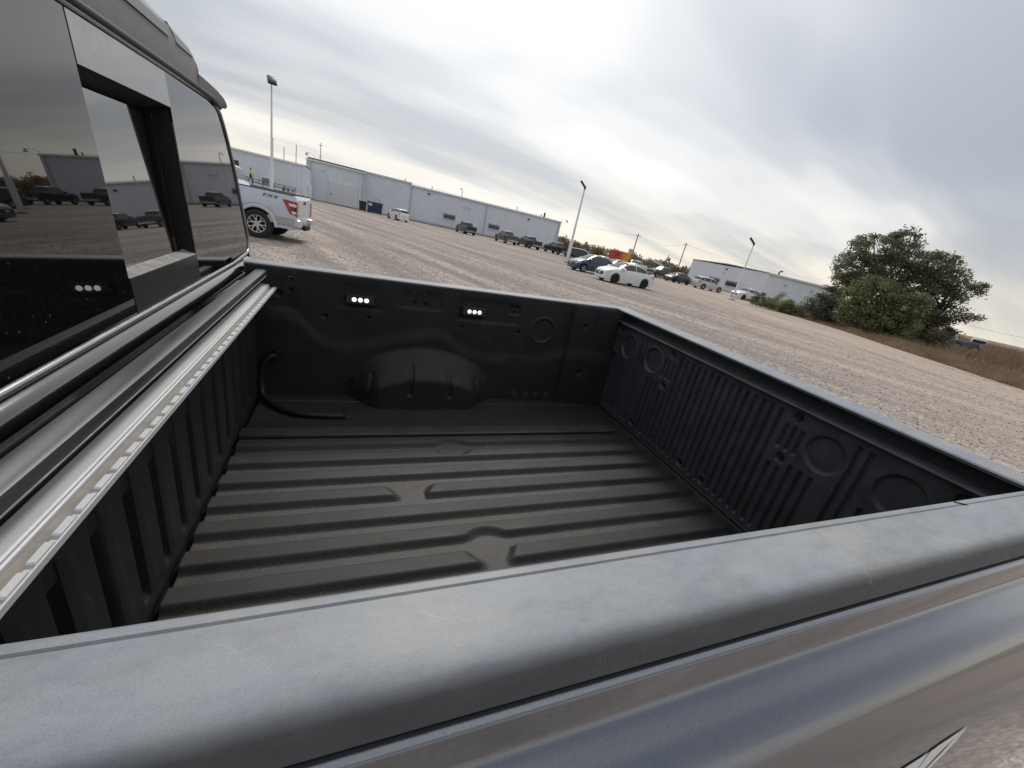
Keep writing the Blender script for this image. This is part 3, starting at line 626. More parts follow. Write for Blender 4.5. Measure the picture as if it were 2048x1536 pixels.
b = T(); b.loft([[(GX(.598, 0.001), 0.736, 0.5965), (GX(.598, 0.001), 1.115, 0.5965), (GX(.598, -0.03), 1.115, 0.6045), (GX(.598, -0.03), 0.736, 0.6045)], [(GX(.598, 0.001), 0.736, 0.5925), (GX(.598, 0.001), 1.115, 0.5925), (GX(.598, -0.03), 1.115, 0.5925), (GX(.598, -0.03), 0.736, 0.5925)]], True); b.build('slider_sill', M_sill, truck)
gpoly('slider_backing', [(0.70, 0.58), (1.15, 0.58), (1.15, 0.95), (0.70, 0.95)], M_black, -0.058)
for yy in (1.066, 1.082):
    b = T(); b.loft([[(GX(z, -0.030), yy + (0.60 - z) * 0.0 - 0.004, z) for z in (0.602, 0.911)][::1] + [(GX(z, -0.030), yy + 0.004, z) for z in (0.911, 0.602)], [(GX(z, -0.024), yy - 0.003, z) for z in (0.602, 0.911)] + [(GX(z, -0.024), yy + 0.003, z) for z in (0.911, 0.602)]], True); b.build('slider_track', M_gloss, fr_)
# moulding round the glass
ol = [(0.0, 0.5215), (0.7, 0.5215), (1.668, 0.5335)] + [(y + 0.010 * (0.3 if z > 0.99 else 1), z - (0.006 if z < 0.56 else 0)) for y, z in edge] + [(1.49, 1.0135), (1.1, 1.0145), (0.7425, 1.015)]
ol = ol + [(2 * YC - y, z) for y, z in ol[::-1][1:]]
b = T(); b.tube([(GX(z, 0.001), y, z) for y, z in ol[2:-2]], 0.0055, 8); b.build('glass_moulding', M_mold, truck, 80)
b = T(); b.tube([(GX(.52, 0.001), -0.19, 0.5325), (GX(.52, 0.002), 0.0, 0.5225), (GX(.52, 0.002), 1.45, 0.5225), (GX(.52, 0.001), 1.668, 0.5335)], 0.006, 8); b.build('glass_moulding', M_mold, truck, 80)
# roof-edge trim (dark gasket with a bright line)
b = T(); b.tube([(GX(z, 0.004), y, z) for y, z in ((-0.07, 1.003), (0.2, 1.0205), (0.74, 1.0225), (1.2, 1.0215), (1.46, 1.0175), (1.548, 1.005))], 0.0085, 8); b.build('roof_gasket', M_black, truck, 80)
# cab shell: rings from the window edge outward and forward
def cab():
    O = [(1.700, -0.42), (1.735, 0.0), (1.750, 0.30), (1.752, 0.47), (1.749, 0.54), (1.735, 0.60), (1.716, 0.68), (1.695, 0.75), (1.676, 0.81), (1.652, 0.87), (1.626, 0.92), (1.596, 0.968), (1.560, 1.006), (1.50, 1.026), (1.30, 1.034), (1.0, 1.037), (YC, 1.038)]
    full = O + [(2 * YC - y, z) for y, z in O[::-1][1:]]
    def ring(x, dy, dz, shear=0.065):
        return [(x - shear * (z - 0.49), YC + (y - YC) * (1 + dy), z + dz * (z > 0.95) * 1.0) for y, z in full]
    b = T(); b.loft([ring(-0.034, -0.012, -0.006), ring(-0.040, 0.0, 0.0), ring(-0.055, 0.008, 0.012), ring(-0.10, 0.016, 0.055, 0.1), ring(-0.5, 0.020, 0.085, 0.1), ring(-1.1, 0.012, 0.085, 0.1), ring(-1.5, 0.0, 0.04, 0.1), ring(-2.0, -0.03, -0.02, 0.9)], False, closed=False)
    c = b.build('cab', M_paint, truck, 50)
    # back sheet under the glass with the rolled ledge
    prof = [(-0.0480, 0.5240), (-0.0440, 0.5235), (-0.0360, 0.5220), (-0.0290, 0.5170), (-0.0190, 0.5120), (-0.0120, 0.5040), (-0.0090, 0.4940), (-0.0100, 0.4840), (-0.0160, 0.4740), (-0.0260, 0.4660), (-0.0320, 0.44), (-0.0340, 0.0), (-0.034, -0.4)]
    prof = prof[:3] + smooth_profile(prof[3:10], 2) + prof[10:]
    ys = [-0.245, -0.235, -0.20, 0.0, 0.5, 1.0, 1.5, 1.685, 1.722, 1.733]; rec = [0.035, 0.014, 0.003, 0, 0, 0, 0, 0.003, 0.014, 0.035]
    P = np.array([[(x - r_ - (0.065 * (z - 0.60) if z > 0.6 else 0), y if z < 0.55 else YC + (y - YC) * (1 - max(0, (z - 0.58)) * 0.42), FZ + z) for x, z in prof] for y, r_ in zip(ys, rec)])
    grid('cab_back', P, M_cabback, truck, 45)
M_cabback = pmat('cab_back_paint', (0.012, 0.012, 0.013), 0.16, coat=1.0, rvar=0.05, vscale=6, coat_rough=0.05)
cab()
# high stop lamp housing on the roof edge
def stop_lamp():
    def sec(y, zb, zt, xo): return [(GX(zb, 0.010), y, zb), (GX(zt, 0.016), y, zb + (zt - zb) * 0.62), (GX(zt, 0.004), y, zt - 0.006), (GX(zt, -0.03), y, zt), (GX(zt, -0.10), y, zt + 0.004), (GX(zb, -0.10), y, zb)]
    R_ = []
    for d, zb, zt in ((0.592, 1.028, 1.078), (0.586, 1.026, 1.102), (0.56, 1.026, 1.1120), (0.40, 1.027, 1.124), (0.2, 1.028, 1.131), (0, 1.029, 1.134)): R_.append((d, zb, zt))
    rings = [sec(YC + d, a, c, 0) for d, a, c in R_] + [sec(YC - d, a, c, 0) for d, a, c in R_[::-1][1:]]
    b = T(); b.loft(rings, True); hs = b.build('stop_lamp', M_grey_plastic, truck, 35)
    for s in (-1, 1):
        r2 = [sec(YC + s * d, zb, zt, 0) for d, zb, zt in ((0.592, 1.0265, 1.0655), (0.66, 1.0245, 1.0640), (0.76, 1.0200, 1.0590), (0.83, 1.0120, 1.0490), (0.850, 1.0085, 1.0370), (0.856, 1.009, 1.022))]
        b = T(); b.loft(r2, True); b.build('roof_spoiler', M_grey_plastic, truck, 35)
    # clear ribbed lens along the top
    for s in (-1, 1):
        segs = [(0.0, 0.40), (0.445, 0.565)]
        for (a, c) in segs:
            rr = []
            n = int((c - a) / 0.0045)
            for i in range(n + 1):
                d = a + (c - a) * i / n; zt = 1.132 - 0.010 * (d / 0.4) - (0.012 * max(0, d - 0.45) / 0.12); zb = 1.084 - 0.004 * d
                w = 0.0012 if i % 2 else 0.0
                if d > 0.56: zt -= 0.01
                rr.append([(GX(zb, 0.0155 + w), YC + s * d, zb), (GX(zt, 0.010 + w), YC + s * d, (zb + zt) / 2 + 0.004), (GX(zt, 0.002), YC + s * d, zt), (GX(zt, -0.03), YC + s * d, zt + 0.004)])
            b = T(); b.loft(rr, False, closed=False); b.build('lamp_lens', M_lens, hs, None)
stop_lamp()
b = T(); b.box(-0.031, 0.0235, -0.08, 1.56, 0.30, 0.33); b.build('dark_gap_filler', M_black, truck)  # added black filler that darkens the gap between cab and bed
# hood, bumper and wheels complete the truck
def truck_rest():
    b = T(); O = lambda x, w, zt: [(x, YC - w, -0.40), (x, YC - w - 0.02, 0.0), (x, YC - w, zt - 0.08), (x, YC - w * 0.8, zt), (x, YC + w * 0.8, zt), (x, YC + w, zt - 0.08), (x, YC + w + 0.02, 0.0), (x, YC + w, -0.40)]
    b.loft([O(-2.0, 0.98, 0.44), O(-2.4, 0.98, 0.42), O(-3.2, 0.95, 0.36), O(-3.45, 0.88, 0.22)], True); b.build('hood', M_paint, truck, 40)
    b = T(); b.cbox(1.70, 1.90, -0.16, 1.645, -0.38, -0.16, 0.03); b.build('rear_bumper', M_mold, truck, 40)
    for x in (0.675, -2.75):
        for y in (-0.09, 1.575):
            s = 1 if y < 0.7 else -1
            b = MB(); n = 28
            prof = [(0.25, -0.11), (0.37, -0.125), (0.41, -0.10), (0.415, 0.10), (0.37, 0.125), (0.25, 0.11)]
            b.loft([[(x + math.cos(2 * math.pi * i / n) * r, y + w, 0.415 + math.sin(2 * math.pi * i / n) * r) for i in range(n)] for r, w in prof]); w_ = b.build('wheel', M_rubber, truck, 40)
            b = MB(); b.cyl((x, y - s * 0.10, 0.415), (x, y + s * 0.06, 0.415), 0.26, 0.24, 20); b.build('rim', M_mold, w_, 30)
truck_rest()
# ---- loose things in the bed
b = T(); y0, y1 = 1.104, 1.160
b.loft([[(x, y0 + e, 0.0155), (x, y0 + e, 0.0235), (x, y0 + 0.003 + e, 0.0265), (x, y1 - 0.003 - e, 0.0265), (x, y1 - e, 0.0235), (x, y1 - e, 0.0155)] for x, e in ((0.030, 0.004), (0.036, 0.0), (1.524, 0.0), (1.536, 0.004))], True)
o = b.build('flat_bar', M_bar, None, 30); o.matrix_world = TM
tag(o, 'long flat black bar lying lengthwise on the pickup bed floor', 'bar')
hose_pts = [(0.095, 1.462, 0.186), (0.070, 1.452, 0.176), (0.050, 1.448, 0.15), (0.040, 1.448, 0.11), (0.040, 1.440, 0.065), (0.048, 1.420, 0.030), (0.075, 1.380, 0.0165), (0.115, 1.335, 0.0150), (0.165, 1.298, 0.0150), (0.225, 1.276, 0.0150), (0.290, 1.268, 0.0150), (0.352, 1.2685, 0.0150)]
hs = thing('drain_hose', 'curved black rubber hose on the bed floor below the bulkhead corner', 'hose'); hs.matrix_world = TM
b = T(); b.tube(bez(hose_pts, 8), 0.0115, 12); b.build('tube', M_rubber, hs, 80)
b = T(); b.cyl((0.098, 1.4665, 0.188), (0.098, 1.450, 0.188), 0.020, 0.017, 14); b.build('wall_flange', M_rubber, hs, 40)
b = T(); b.cbox(0.345, 0.353, 1.262, 1.276, 0.004, 0.078, 0.001); b.cbox(0.3535, 0.372, 1.262, 1.276, 0.004, 0.012, 0.001); b.build('end_bracket', M_bar, hs)
# ------------------------------------------------------------------ vehicles
M_tyre = pmat('tyre', (0.016, 0.016, 0.017), 0.75, var=0.2, vscale=9)
M_rim = pmat('alloy', (0.55, 0.56, 0.58), 0.3, metal=0.8)
M_rimdark = pmat('dark_alloy', (0.03, 0.03, 0.032), 0.35, metal=0.3)
M_rimback = pmat('wheel_back', (0.015, 0.015, 0.016), 0.6)
M_vglass = pmat('car_glass', (0.010, 0.012, 0.014), 0.03, spec=0.7)
M_headl = pmat('headlamp', (0.55, 0.57, 0.58), 0.12, coat=0.8)
M_tail = pmat('tail_lamp_red', (0.36, 0.012, 0.014), 0.15, coat=0.8)
M_tailw = pmat('tail_lamp_white', (0.70, 0.70, 0.70), 0.2, coat=0.6)
M_chrome = pmat('chrome', (0.72, 0.72, 0.72), 0.14, metal=0.95)
M_under = pmat('underbody', (0.010, 0.010, 0.010), 0.8)
M_plate = pmat('plate', (0.62, 0.62, 0.60), 0.5)
M_grille = pmat('grille', (0.014, 0.014, 0.015), 0.4)
WHEELS = {}
def wheel_meshes(r, w, style):
    key = (r, w, style)
    if key in WHEELS: return WHEELS[key]
    n = 36; b = MB(); ri = r * (0.62 if style != 'steel' else 0.55)
    prof = [(ri, -w * .42), (ri + (r - ri) * .5, -w * .52), (r * .965, -w * .46), (r, -w * .30), (r, w * .30), (r * .965, w * .46), (ri + (r - ri) * .5, w * .52), (ri, w * .42)]
    b.loft([[(math.cos(2 * math.pi * i / n) * q, d, math.sin(2 * math.pi * i / n) * q) for i in range(n)] for q, d in prof]); ty = b.mesh('tyre', 50)
    b = MB(); b.cyl((0, w * .02, 0), (0, w * .05, 0), ri * .97, ri * .97, n); back = b.mesh('wheel_back', 30)
    b = MB()
    ring = [(ri * 1.0, w * .40), (ri * 1.0, w * .47), (ri * .93, w * .46), (ri * .90, w * .34)]
    b.loft([[(math.cos(2 * math.pi * i / n) * q, d, math.sin(2 * math.pi * i / n) * q) for i in range(n)] for q, d in ring])
    b.cyl((0, w * .12, 0), (0, w * .42, 0), ri * .22, ri * .17, 16)
    ns = {'six': 6, 'five': 5, 'dark': 7, 'steel': 8}[style]
    for k in range(ns):
        a = 2 * math.pi * k / ns + 0.3
        def P(q, da, d): return (math.cos(a + da) * q, d, math.sin(a + da) * q)
        if style == 'six':
            for sd in (-1, 1):
                pa = [P(ri * .15, sd * .25, w * .40), P(ri * .50, sd * .10, w * .41), P(ri * .70, sd * .16, w * .42), P(ri * .95, sd * .30, w * .44)]
                hw = [0.10, 0.070, 0.060, 0.055]
                rings = []
                for (x, y, z), h in zip(pa, hw):
                    t = Vector((-z, 0, x)).normalized() * (h * ri * .9); c = Vector((x, y, z))
                    rings.append([tuple(c + t), tuple(c - t), tuple(c - t + Vector((0, -w * .12, 0))), tuple(c + t + Vector((0, -w * .12, 0)))])
                b.loft(rings, True)
        else:
            pa = [P(ri * .15, 0, w * .36), P(ri * .95, 0, w * .44)]; rings = []
            for (x, y, z), h in zip(pa, (0.10, 0.14)):
                t = Vector((-z, 0, x)).normalized() * (h * ri); c = Vector((x, y, z))
                rings.append([tuple(c + t), tuple(c - t), tuple(c - t + Vector((0, -w * .1, 0))), tuple(c + t + Vector((0, -w * .1, 0)))])
            b.loft(rings, True)
    rim = b.mesh('rim', 35)
    ty.materials.append(M_tyre); back.materials.append(M_rimback); rim.materials.append(M_rimdark if style == 'dark' else M_rim)
    WHEELS[key] = (ty, back, rim); return WHEELS[key]
def lin(T_, x):
    xs = [p[0] for p in T_]; zs = [p[1] for p in T_]; return float(np.interp(x, xs, zs))
SPEC = {
 'sedan': dict(L=(-2.23, 2.22), wh=(1.36, -1.24), r=0.315, w=0.85, zb=0.20,
    top=[(-2.23, .62), (-2.20, .93), (-2.05, 1.03), (-1.62, 1.08), (-1.0, 1.38), (-.55, 1.475), (-.1, 1.50), (.3, 1.47), (.7, 1.30), (1.18, 1.03), (1.5, .95), (1.9, .85), (2.1, .74), (2.19, .60), (2.22, .45)],
    belt=[(-2.23, .60), (-2.20, .88), (-2.05, .96), (-1.5, 1.00), (0, .96), (1.15, .92), (1.5, .86), (1.9, .77), (2.1, .66), (2.19, .52), (2.22, .42)],
    wprof=[(-2.23, .70), (-2.1, .80), (-1.6, 1), (1.5, 1), (1.95, .90), (2.15, .74), (2.22, .60)],
    side=[(-1.55, -1.28), (-1.23, -.30), (-.24, .78)], wind=(.36, 1.14), back=(-1.58, -.66), kg=.46, style='dark', tail=(-2.19, -1.98), head=(1.72, 2.12)),
 'suv': dict(L=(-2.25, 2.25), wh=(1.38, -1.28), r=0.36, w=0.91, zb=0.24,
    top=[(-2.25, .62), (-2.22, 1.0), (-2.12, 1.25), (-1.92, 1.58), (-1.6, 1.67), (-.5, 1.71), (.2, 1.68), (.6, 1.52), (1.1, 1.16), (1.5, 1.08), (1.95, .98), (2.12, .86), (2.2, .7), (2.25, .5)],
    belt=[(-2.25, .60), (-2.22, .96), (-2.12, 1.10), (-1.6, 1.12), (0, 1.06), (1.1, 1.03), (1.5, .98), (1.95, .89), (2.12, .76), (2.2, .6), (2.25, .46)],
    wprof=[(-2.25, .78), (-2.12, .90), (-1.8, 1), (1.5, 1), (1.95, .91), (2.15, .78), (2.25, .64)],
    side=[(-1.98, -1.42), (-1.36, -.36), (-.29, .78)], wind=(.34, 1.06), back=(-2.13, -1.94), kg=.36, style='five', tail=(-2.215, -2.0), head=(1.75, 2.15)),
 'truck': dict(L=(-2.95, 2.95), wh=(1.95, -1.88), r=0.41, w=0.985, zb=0.42, bed=(-2.93, -1.12), rail=1.40, deck=0.90,
    top=[(-2.95, 1.36), (-2.93, 1.40), (-1.12, 1.40), (-1.10, 1.45), (-1.02, 1.70), (-.92, 1.90), (-.6, 1.955), (.3, 1.955), (.62, 1.90), (1.28, 1.42), (1.5, 1.37), (2.4, 1.31), (2.75, 1.22), (2.9, 1.0), (2.95, .7)],
    belt=[(-2.95, 1.34), (-2.93, 1.37), (-1.12, 1.37), (-1.1, 1.32), (1.2, 1.28), (1.5, 1.24), (2.4, 1.20), (2.75, 1.10), (2.9, .92), (2.95, .66)],
    wprof=[(-2.95, .965), (-2.9, .99), (-2.6, 1), (2.3, 1), (2.75, .96), (2.95, .86)],
    side=[(-.90, -.42), (-.34, .06), (.14, .98)], wind=(.64, 1.24), back=(-1.075, -.945), kg=.34, style='five', tail=(-2.945, -2.74), head=(2.52, 2.86)),
}
class Veh:
    def __init__(s, kind, root, paint, style=None, sc=1.0):
        s.k = SPEC[kind]; s.root = root; s.kind = kind; s.paint = paint; k = s.k
        xs = set(np.round(np.linspace(k['L'][0], k['L'][1], 64), 3)) | {p[0] for p in k['top']} | {p[0] for p in k['belt']}
        for xw in k['wh']:
            for a in np.linspace(-1, 1, 17): xs.add(round(xw + a * (k['r'] + .065), 3))
        if 'bed' in k: xs |= {k['bed'][0] - .001, k['bed'][0] + .06, k['bed'][0] + .061, k['bed'][1] - .05, k['bed'][1] - .049}
        s.xs = sorted(xs)
        rings = []
        for x in s.xs:
            h = s.sec(x); rings.append([(x, y, z) for y, z in h] + [(x, -y, z) for y, z in h[::-1][1:]])
        b = MB(); b.loft(rings, False, closed=False)
        n = len(rings[0]); last = (len(rings) - 1) * n
        b.f.append(tuple(range(n - 1, -1, -1))); b.f.append(tuple(range(last, last + n)))
        b.build('body', paint, root, 32)
        r = k['r']; b = MB(); zu = k['zb'] + .02
        b.box(k['L'][0] + .18, k['L'][1] - .2, -k['w'] + .30, k['w'] - .30, zu - .05, zu + .16)
        for xw in k['wh']: b.box(xw - r - .04, xw + r + .04, -k['w'] + .26, k['w'] - .26, zu + .17, r * 2 + .13)
        b.build('underbody', M_under, root)
        ty, back, rim = wheel_meshes(r, .22 if kind != 'truck' else .28, style or k['style'])
        for xw in k['wh']:
            for sd in (1, -1):
                o = link('wheel', ty, None, root); o.location = (xw, sd * (k['w'] - .12), r); o.rotation_euler = (0, 0, 0 if sd > 0 else math.pi)
                link('wheel_back', back, None, o); link('rim', rim, None, o)
    def sec(s, x):
        k = s.k; w = k['w'] * lin(k['wprof'], x); belt = lin(k['belt'], x); top = lin(k['top'], x); zb = k['zb']
        for xw in k['wh']:
            R2 = k['r'] + .062; d = abs(x - xw)
            if d < R2: zb = max(zb, k['r'] + math.sqrt(R2 * R2 - d * d) * (0.98))
        if 'bed' in k and k['bed'][0] + .0605 < x < k['bed'][1] - .0495:
            return [(w - .03, zb), (w, max(zb + .05, .80)), (w - .004, belt - .25), (w - .015, belt), (w - .03, top), (w - .09, top), (w - .095, k['deck']), (0, k['deck'])]
        gh = max(0.0, top - belt); c = min(1, gh / .3)
        w2 = w - .035; w3 = (w2 - .07) - k['kg'] * max(0, gh - .06) + .02 * c; z3 = top - .015 - .035 * c
        zm = belt - .22 if belt - .22 > zb + .05 else (zb + belt) / 2
        return [(w - .04, zb), (w, max(zb + .05, min(.62, zm))), (w - .003, max(zm, zb + .06)), (w2, belt), (w3, max(z3, belt + .002)), (w3 * .80, top - .012 * c + .0), (w3 * .42, top + .008 * c), (0, top + .014 * c)]
    def S(s, x, t):
        """point on the shell; t in section index units, 3 belt, 4 roof edge, 7 centre, mirrored beyond 7"""
        h = s.sec(x); sg = 1
        if t > 7: t = 14 - t; sg = -1
        i = min(int(t), 6); f = t - i; a, b = h[i], h[i + 1]; return (x, sg * (a[0] + (b[0] - a[0]) * f), a[1] + (b[1] - a[1]) * f)
    def patch(s, name, x0, x1, t0, t1, mat, nx=8, nt=4, off=.008, mirror=False, taper=None, parent=None):
        for sd in ((1, -1) if mirror else (1,)):
            G = np.zeros((nx + 1, nt + 1, 3))
            for i in range(nx + 1):
                for j in range(nt + 1):
                    x = x0 + (x1 - x0) * i / nx
                    if taper: x += taper(j / nt, i / nx)
                    p = s.S(x, t0 + (t1 - t0) * j / nt); G[i, j] = (p[0], sd * p[1], p[2])
            du = np.gradient(G, axis=0); dv = np.gradient(G, axis=1); N = np.cross(du, dv); N /= np.maximum(np.linalg.norm(N, axis=2, keepdims=True), 1e-9)
            ctr = np.array((np.mean(G[..., 0]) * .6, 0, .6)); sgn = np.sign(np.sum(N * (G - ctr), axis=2).mean()) or 1
            grid(name, G + N * off * sgn, mat, parent or s.root, 60, flip=(sgn < 0))
    def glaze(s, glass=None):
        k = s.k; gm = glass or M_vglass
        for x0, x1 in k['side']: s.patch('side_window', x0, x1, 3.12, 3.86, gm, 8, 3, mirror=True)
        s.patch('windshield', k['wind'][0], k['wind'][1], 4.12, 9.88, gm, 8, 10)
        s.patch('rear_window', k['back'][0], k['back'][1], 4.15, 9.85, gm, 6, 10)
    def lights(s):
        k = s.k
        s.patch('headlight', k['head'][0], k['head'][1], 2.55, 3.6, M_headl, 5, 3, mirror=True)
        if s.kind != 'truck': s.patch('tail_light', k['tail'][0], k['tail'][1], 2.2, 3.0, M_tail, 5, 3, mirror=True)
        else: s.patch('tail_light', k['tail'][0], k['tail'][1], 2.0, 2.95, M_tail, 5, 3, mirror=True)
        xf = k['L'][1]; w = k['w']
        for sd in (1, -1):
            zb_ = lin(k['belt'], k['wind'][1] - .15); b = MB(); xm = k['wind'][1] - .28; b.cbox(xm - .06, xm + .10, min(sd * (w - .05), sd * (w + .19)), max(sd * (w - .05), sd * (w + .19)), zb_ + .02, zb_ + .17, .02); b.build('mirror', s.paint, s.root, 40)
        b = MB(); z0 = k['zb'] + .08
        zt = lin(k['top'], xf) + (.12 if s.kind != 'truck' else .30)
        b.cbox(xf - .06, xf + .012, -w * .50, w * .50, z0 + .14, max(zt, z0 + .35), .01); b.build('grille', M_grille, s.root)
        b = MB(); b.cbox(xf - .03, xf + .020, -.16, .16, z0 + .20, z0 + .30, .004); b.build('number_plate', M_plate, s.root)
        xr = k['L'][0]; b = MB(); b.cbox(xr - .012, xr + .03, -.16, .16, .72 if s.kind != 'truck' else .62, .84 if s.kind != 'truck' else .74, .004); b.build('number_plate', M_plate, s.root)
        if s.kind == 'truck':
            b = MB(); b.cbox(xr - .16, xr + .02, -w + .06, w - .06, .50, .70, .03); b.build('rear_bumper', M_chrome, s.root, 40)
            b = MB(); b.cbox(xr - .010, xr + .02, -w + .17, w - .17, .84, 1.33, .02); b.build('tailgate', s.paint, s.root, 40)
            b = MB(); b.cbox(xr - .022, xr, -.14, .14, 1.18, 1.27, .006); b.build('tailgate_handle', M_grille, s.root)
            b = MB(); b.cbox(xf - .12, xf + .06, -w + .07, w - .07, .50, .72, .03); b.build('front_bumper', M_chrome, s.root, 40)
        else:
            for x, d in ((.05, .16), (-.95, .16)):
                for sd in (1, -1):
                    b = MB(); p = s.S(x, 2.75); b.cbox(x, x + d, min(sd * p[1], sd * (p[1] + .02)), max(sd * p[1], sd * (p[1] + .02)), p[2] - .015, p[2] + .02, .004); b.build('door_handle', s.paint, s.root)
PN = [0]
def vpaint(col, flake=.25):
    PN[0] += 1; return pmat('vehicle_paint_%d' % PN[0], col, .34, metal=flake, coat=1.0, var=.05, vscale=2, coat_rough=.04)
def vehicle(kind, name, label, x, y, yaw, paint, group=None, style=None, sc=1.0, cat=None):
    root = thing(name, label, cat or {'sedan': 'car', 'suv': 'car', 'truck': 'pickup'}[kind], (x, y, 0), R(yaw), group)
    v = Veh(kind, root, paint, style); v.glaze(); v.lights()
    root.scale = (sc, sc, sc); return v
P_white = vpaint((0.72, 0.73, 0.74), .0); P_silver = vpaint((0.50, 0.52, 0.54), .35); P_black = vpaint((0.014, 0.015, 0.016), .1)
P_dark = vpaint((0.030, 0.033, 0.038), .3); P_grey = vpaint((0.085, 0.088, 0.092), .35); P_blue = vpaint((0.018, 0.040, 0.095), .2); P_brown = vpaint((0.045, 0.040, 0.038), .3)
P_ice = vpaint((0.56, 0.62, 0.70), .25); P_navy = vpaint((0.030, 0.038, 0.058), .3)
# the light silver-blue pickup behind the cab
v = vehicle('truck', 'pickup_truck', 'pale silver blue pickup with red and white tail lamp, parked beyond the cab glass', -4.14, 15.855, 172.8, P_ice, style='six')
f150 = v.root
for o in list(f150.children):
    if o.name.startswith(('tail_light', 'rear_bumper')): bpy.data.objects.remove(o)
def big_pickup_details(v):
    r = v.root; k = v.k; w = k['w']; xr = k['L'][0]
    for sd in (1, -1):
        # C-shaped lamp following the body corner
        def lamp(name, poly, mat, off, par):
            b = MB(); out = []
            for x, z in poly:
                ws = k['w'] * lin(k['wprof'], max(x, xr)); out.append((x, sd * (ws + off), z))
            b.add(out, [tuple(range(len(out)))]); return b.build(name, mat, par)
        # wrap onto the rear face
        L0 = lamp('tail_light', [(-2.955, 1.235), (-2.60, 1.262), (-2.585, 1.23), (-2.76, .90), (-2.81, .86), (-2.955, .84)], M_tail, .010, r)
        lamp('lamp_panel', [(-2.955, 1.165), (-2.74, 1.175), (-2.76, 1.10), (-2.955, 1.09)], M_tailw, .016, L0)
        lamp('lamp_panel', [(-2.955, 1.08), (-2.765, 1.092), (-2.82, .975), (-2.955, .965)], pmat('smoked_lamp', (.06, .02, .022), .2, coat=.6), .016, L0)
        lamp('lamp_panel', [(-2.955, .955), (-2.825, .965), (-2.845, .90), (-2.955, .895)], M_tailw, .016, L0)
        b = MB(); b.cbox(xr - .022, xr - .002, min(sd * (w - .20), sd * (w - .01)), max(sd * (w - .20), sd * (w - .01)), .80, 1.25, .012); b.build('tail_light', M_tail, r, 40)
        # flared arch line
        for xw in k['wh']:
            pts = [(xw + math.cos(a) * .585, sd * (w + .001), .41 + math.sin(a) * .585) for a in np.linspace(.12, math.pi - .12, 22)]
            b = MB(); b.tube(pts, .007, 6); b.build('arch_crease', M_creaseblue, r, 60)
            b = MB(); rings = []
            for a in np.linspace(.0, math.pi, 26):
                rings.append([(xw + math.cos(a) * q, sd * (w + d), .41 + math.sin(a) * q) for q, d in ((.475, -.06), (.48, .012), (.55, .016), (.575, -.004))])
            b.loft(rings, False, closed=False); b.build('arch_flare', v.paint, r, 40)
        b = MB(); b.cbox(-2.93, -2.16, min(sd * (w - .02), sd * (w + .006)), max(sd * (w - .02), sd * (w + .006)), .53, .735, .01); b.build('lower_cladding', pmat('silver_cladding', (.42, .42, .42), .4, metal=.4), r, 40)
        # rail cap
        b = MB(); b.cbox(-2.94, -1.13, min(sd * (w - .10), sd * (w - .012)), max(sd * (w - .10), sd * (w - .012)), 1.40, 1.425, .006); b.build('rail_cap', M_rubber, r)
        # chrome bumper end
        b = MB(); b.cbox(xr - .10, xr + .14, min(sd * (w - .42), sd * (w + .005)), max(sd * (w - .42), sd * (w + .005)), .50, .74, .03); b.build('rear_bumper', M_chrome, r, 40)
        # decal lettering
        cu = bpy.data.curves.new('lettering', 'FONT'); cu.size = .15; cu.body = 'FX4'; cu.shear = .25; cu.extrude = .0008; cu.offset = .004; cu.space_character = 1.25
        tmp = bpy.data.objects.new('lettering', cu); COL.objects.link(tmp)
        bpy.context.view_layer.update(); me = bpy.data.meshes.new_from_object(tmp.evaluated_get(bpy.context.evaluated_depsgraph_get())); bpy.data.objects.remove(tmp)
        # colour the letters: F and X red, 4 grey
        me.materials.clear(); me.materials.append(pmat('decal_red', (.34, .07, .09), .4)); me.materials.append(pmat('decal_grey', (.20, .12, .15), .4))
        xm = max(p.co.x for p in me.vertices)
        for p in me.polygons: p.material_index = 1 if p.center.x > xm * .36 else 0
        o = link('side_lettering', me, None, r)
        if sd > 0: o.matrix_local = Matrix.Translation((-2.03, w + .004, 1.235)) @ Matrix.Rotation(math.pi, 4, 'Z') @ Matrix.Rotation(math.pi / 2, 4, 'X') @ Matrix.Diagonal((1.35, .8, 1, 1))
        else: o.matrix_local = Matrix.Translation((-2.45, -w - .004, 1.235)) @ Matrix.Rotation(math.pi / 2, 4, 'X') @ Matrix.Diagonal((1.35, .8, 1, 1))
        o['label'] = 'red and grey side lettering'
    b = MB(); b.cbox(xr - .14, xr + .0, -.30, .30, .40, .56, .03); b.build('hitch_step', M_under, r)
    b = MB(); b.tube([(-2.75, .62, .42), (-2.35, .60, .46), (-1.2, .55, .5)], .035, 10); b.build('exhaust_pipe', M_chrome, r, 60)
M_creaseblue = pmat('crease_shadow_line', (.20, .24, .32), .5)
big_pickup_details(v)
# parked along the long building, noses to its wall
G1 = 'vehicles nosed up to the long building'
vehicle('suv', 'parked_suv', 'white SUV seen from behind beside the blue dumpster', 6.4, 68.0, 110, P_white, G1)
vehicle('truck', 'parked_pickup', 'navy pickup alone below the first window of the long building', 18.4, 73.4, 96, P_navy, G1, style='steel')
vehicle('truck', 'parked_pickup', 'mid grey pickup, nearer the second window of the adjoining pair', 24.2, 68.2, 95, P_grey, G1, style='steel')
vehicle('truck', 'parked_pickup', 'dark brown pickup between the mid grey and the black pickup', 28.6, 68.6, 100, P_brown, G1, style='steel')
vehicle('truck', 'parked_pickup', 'black pickup by the corner of the long building, next to the leaning lamp pole', 33.2, 66.6, 100, P_black, G1, style='steel', sc=1.0)
G2 = 'cars in the middle of the lot'
vehicle('suv', 'parked_suv', 'black SUV parked behind the lamp pole, windscreen catching the sky', 29.6, 51.0, -35, P_black, G2)
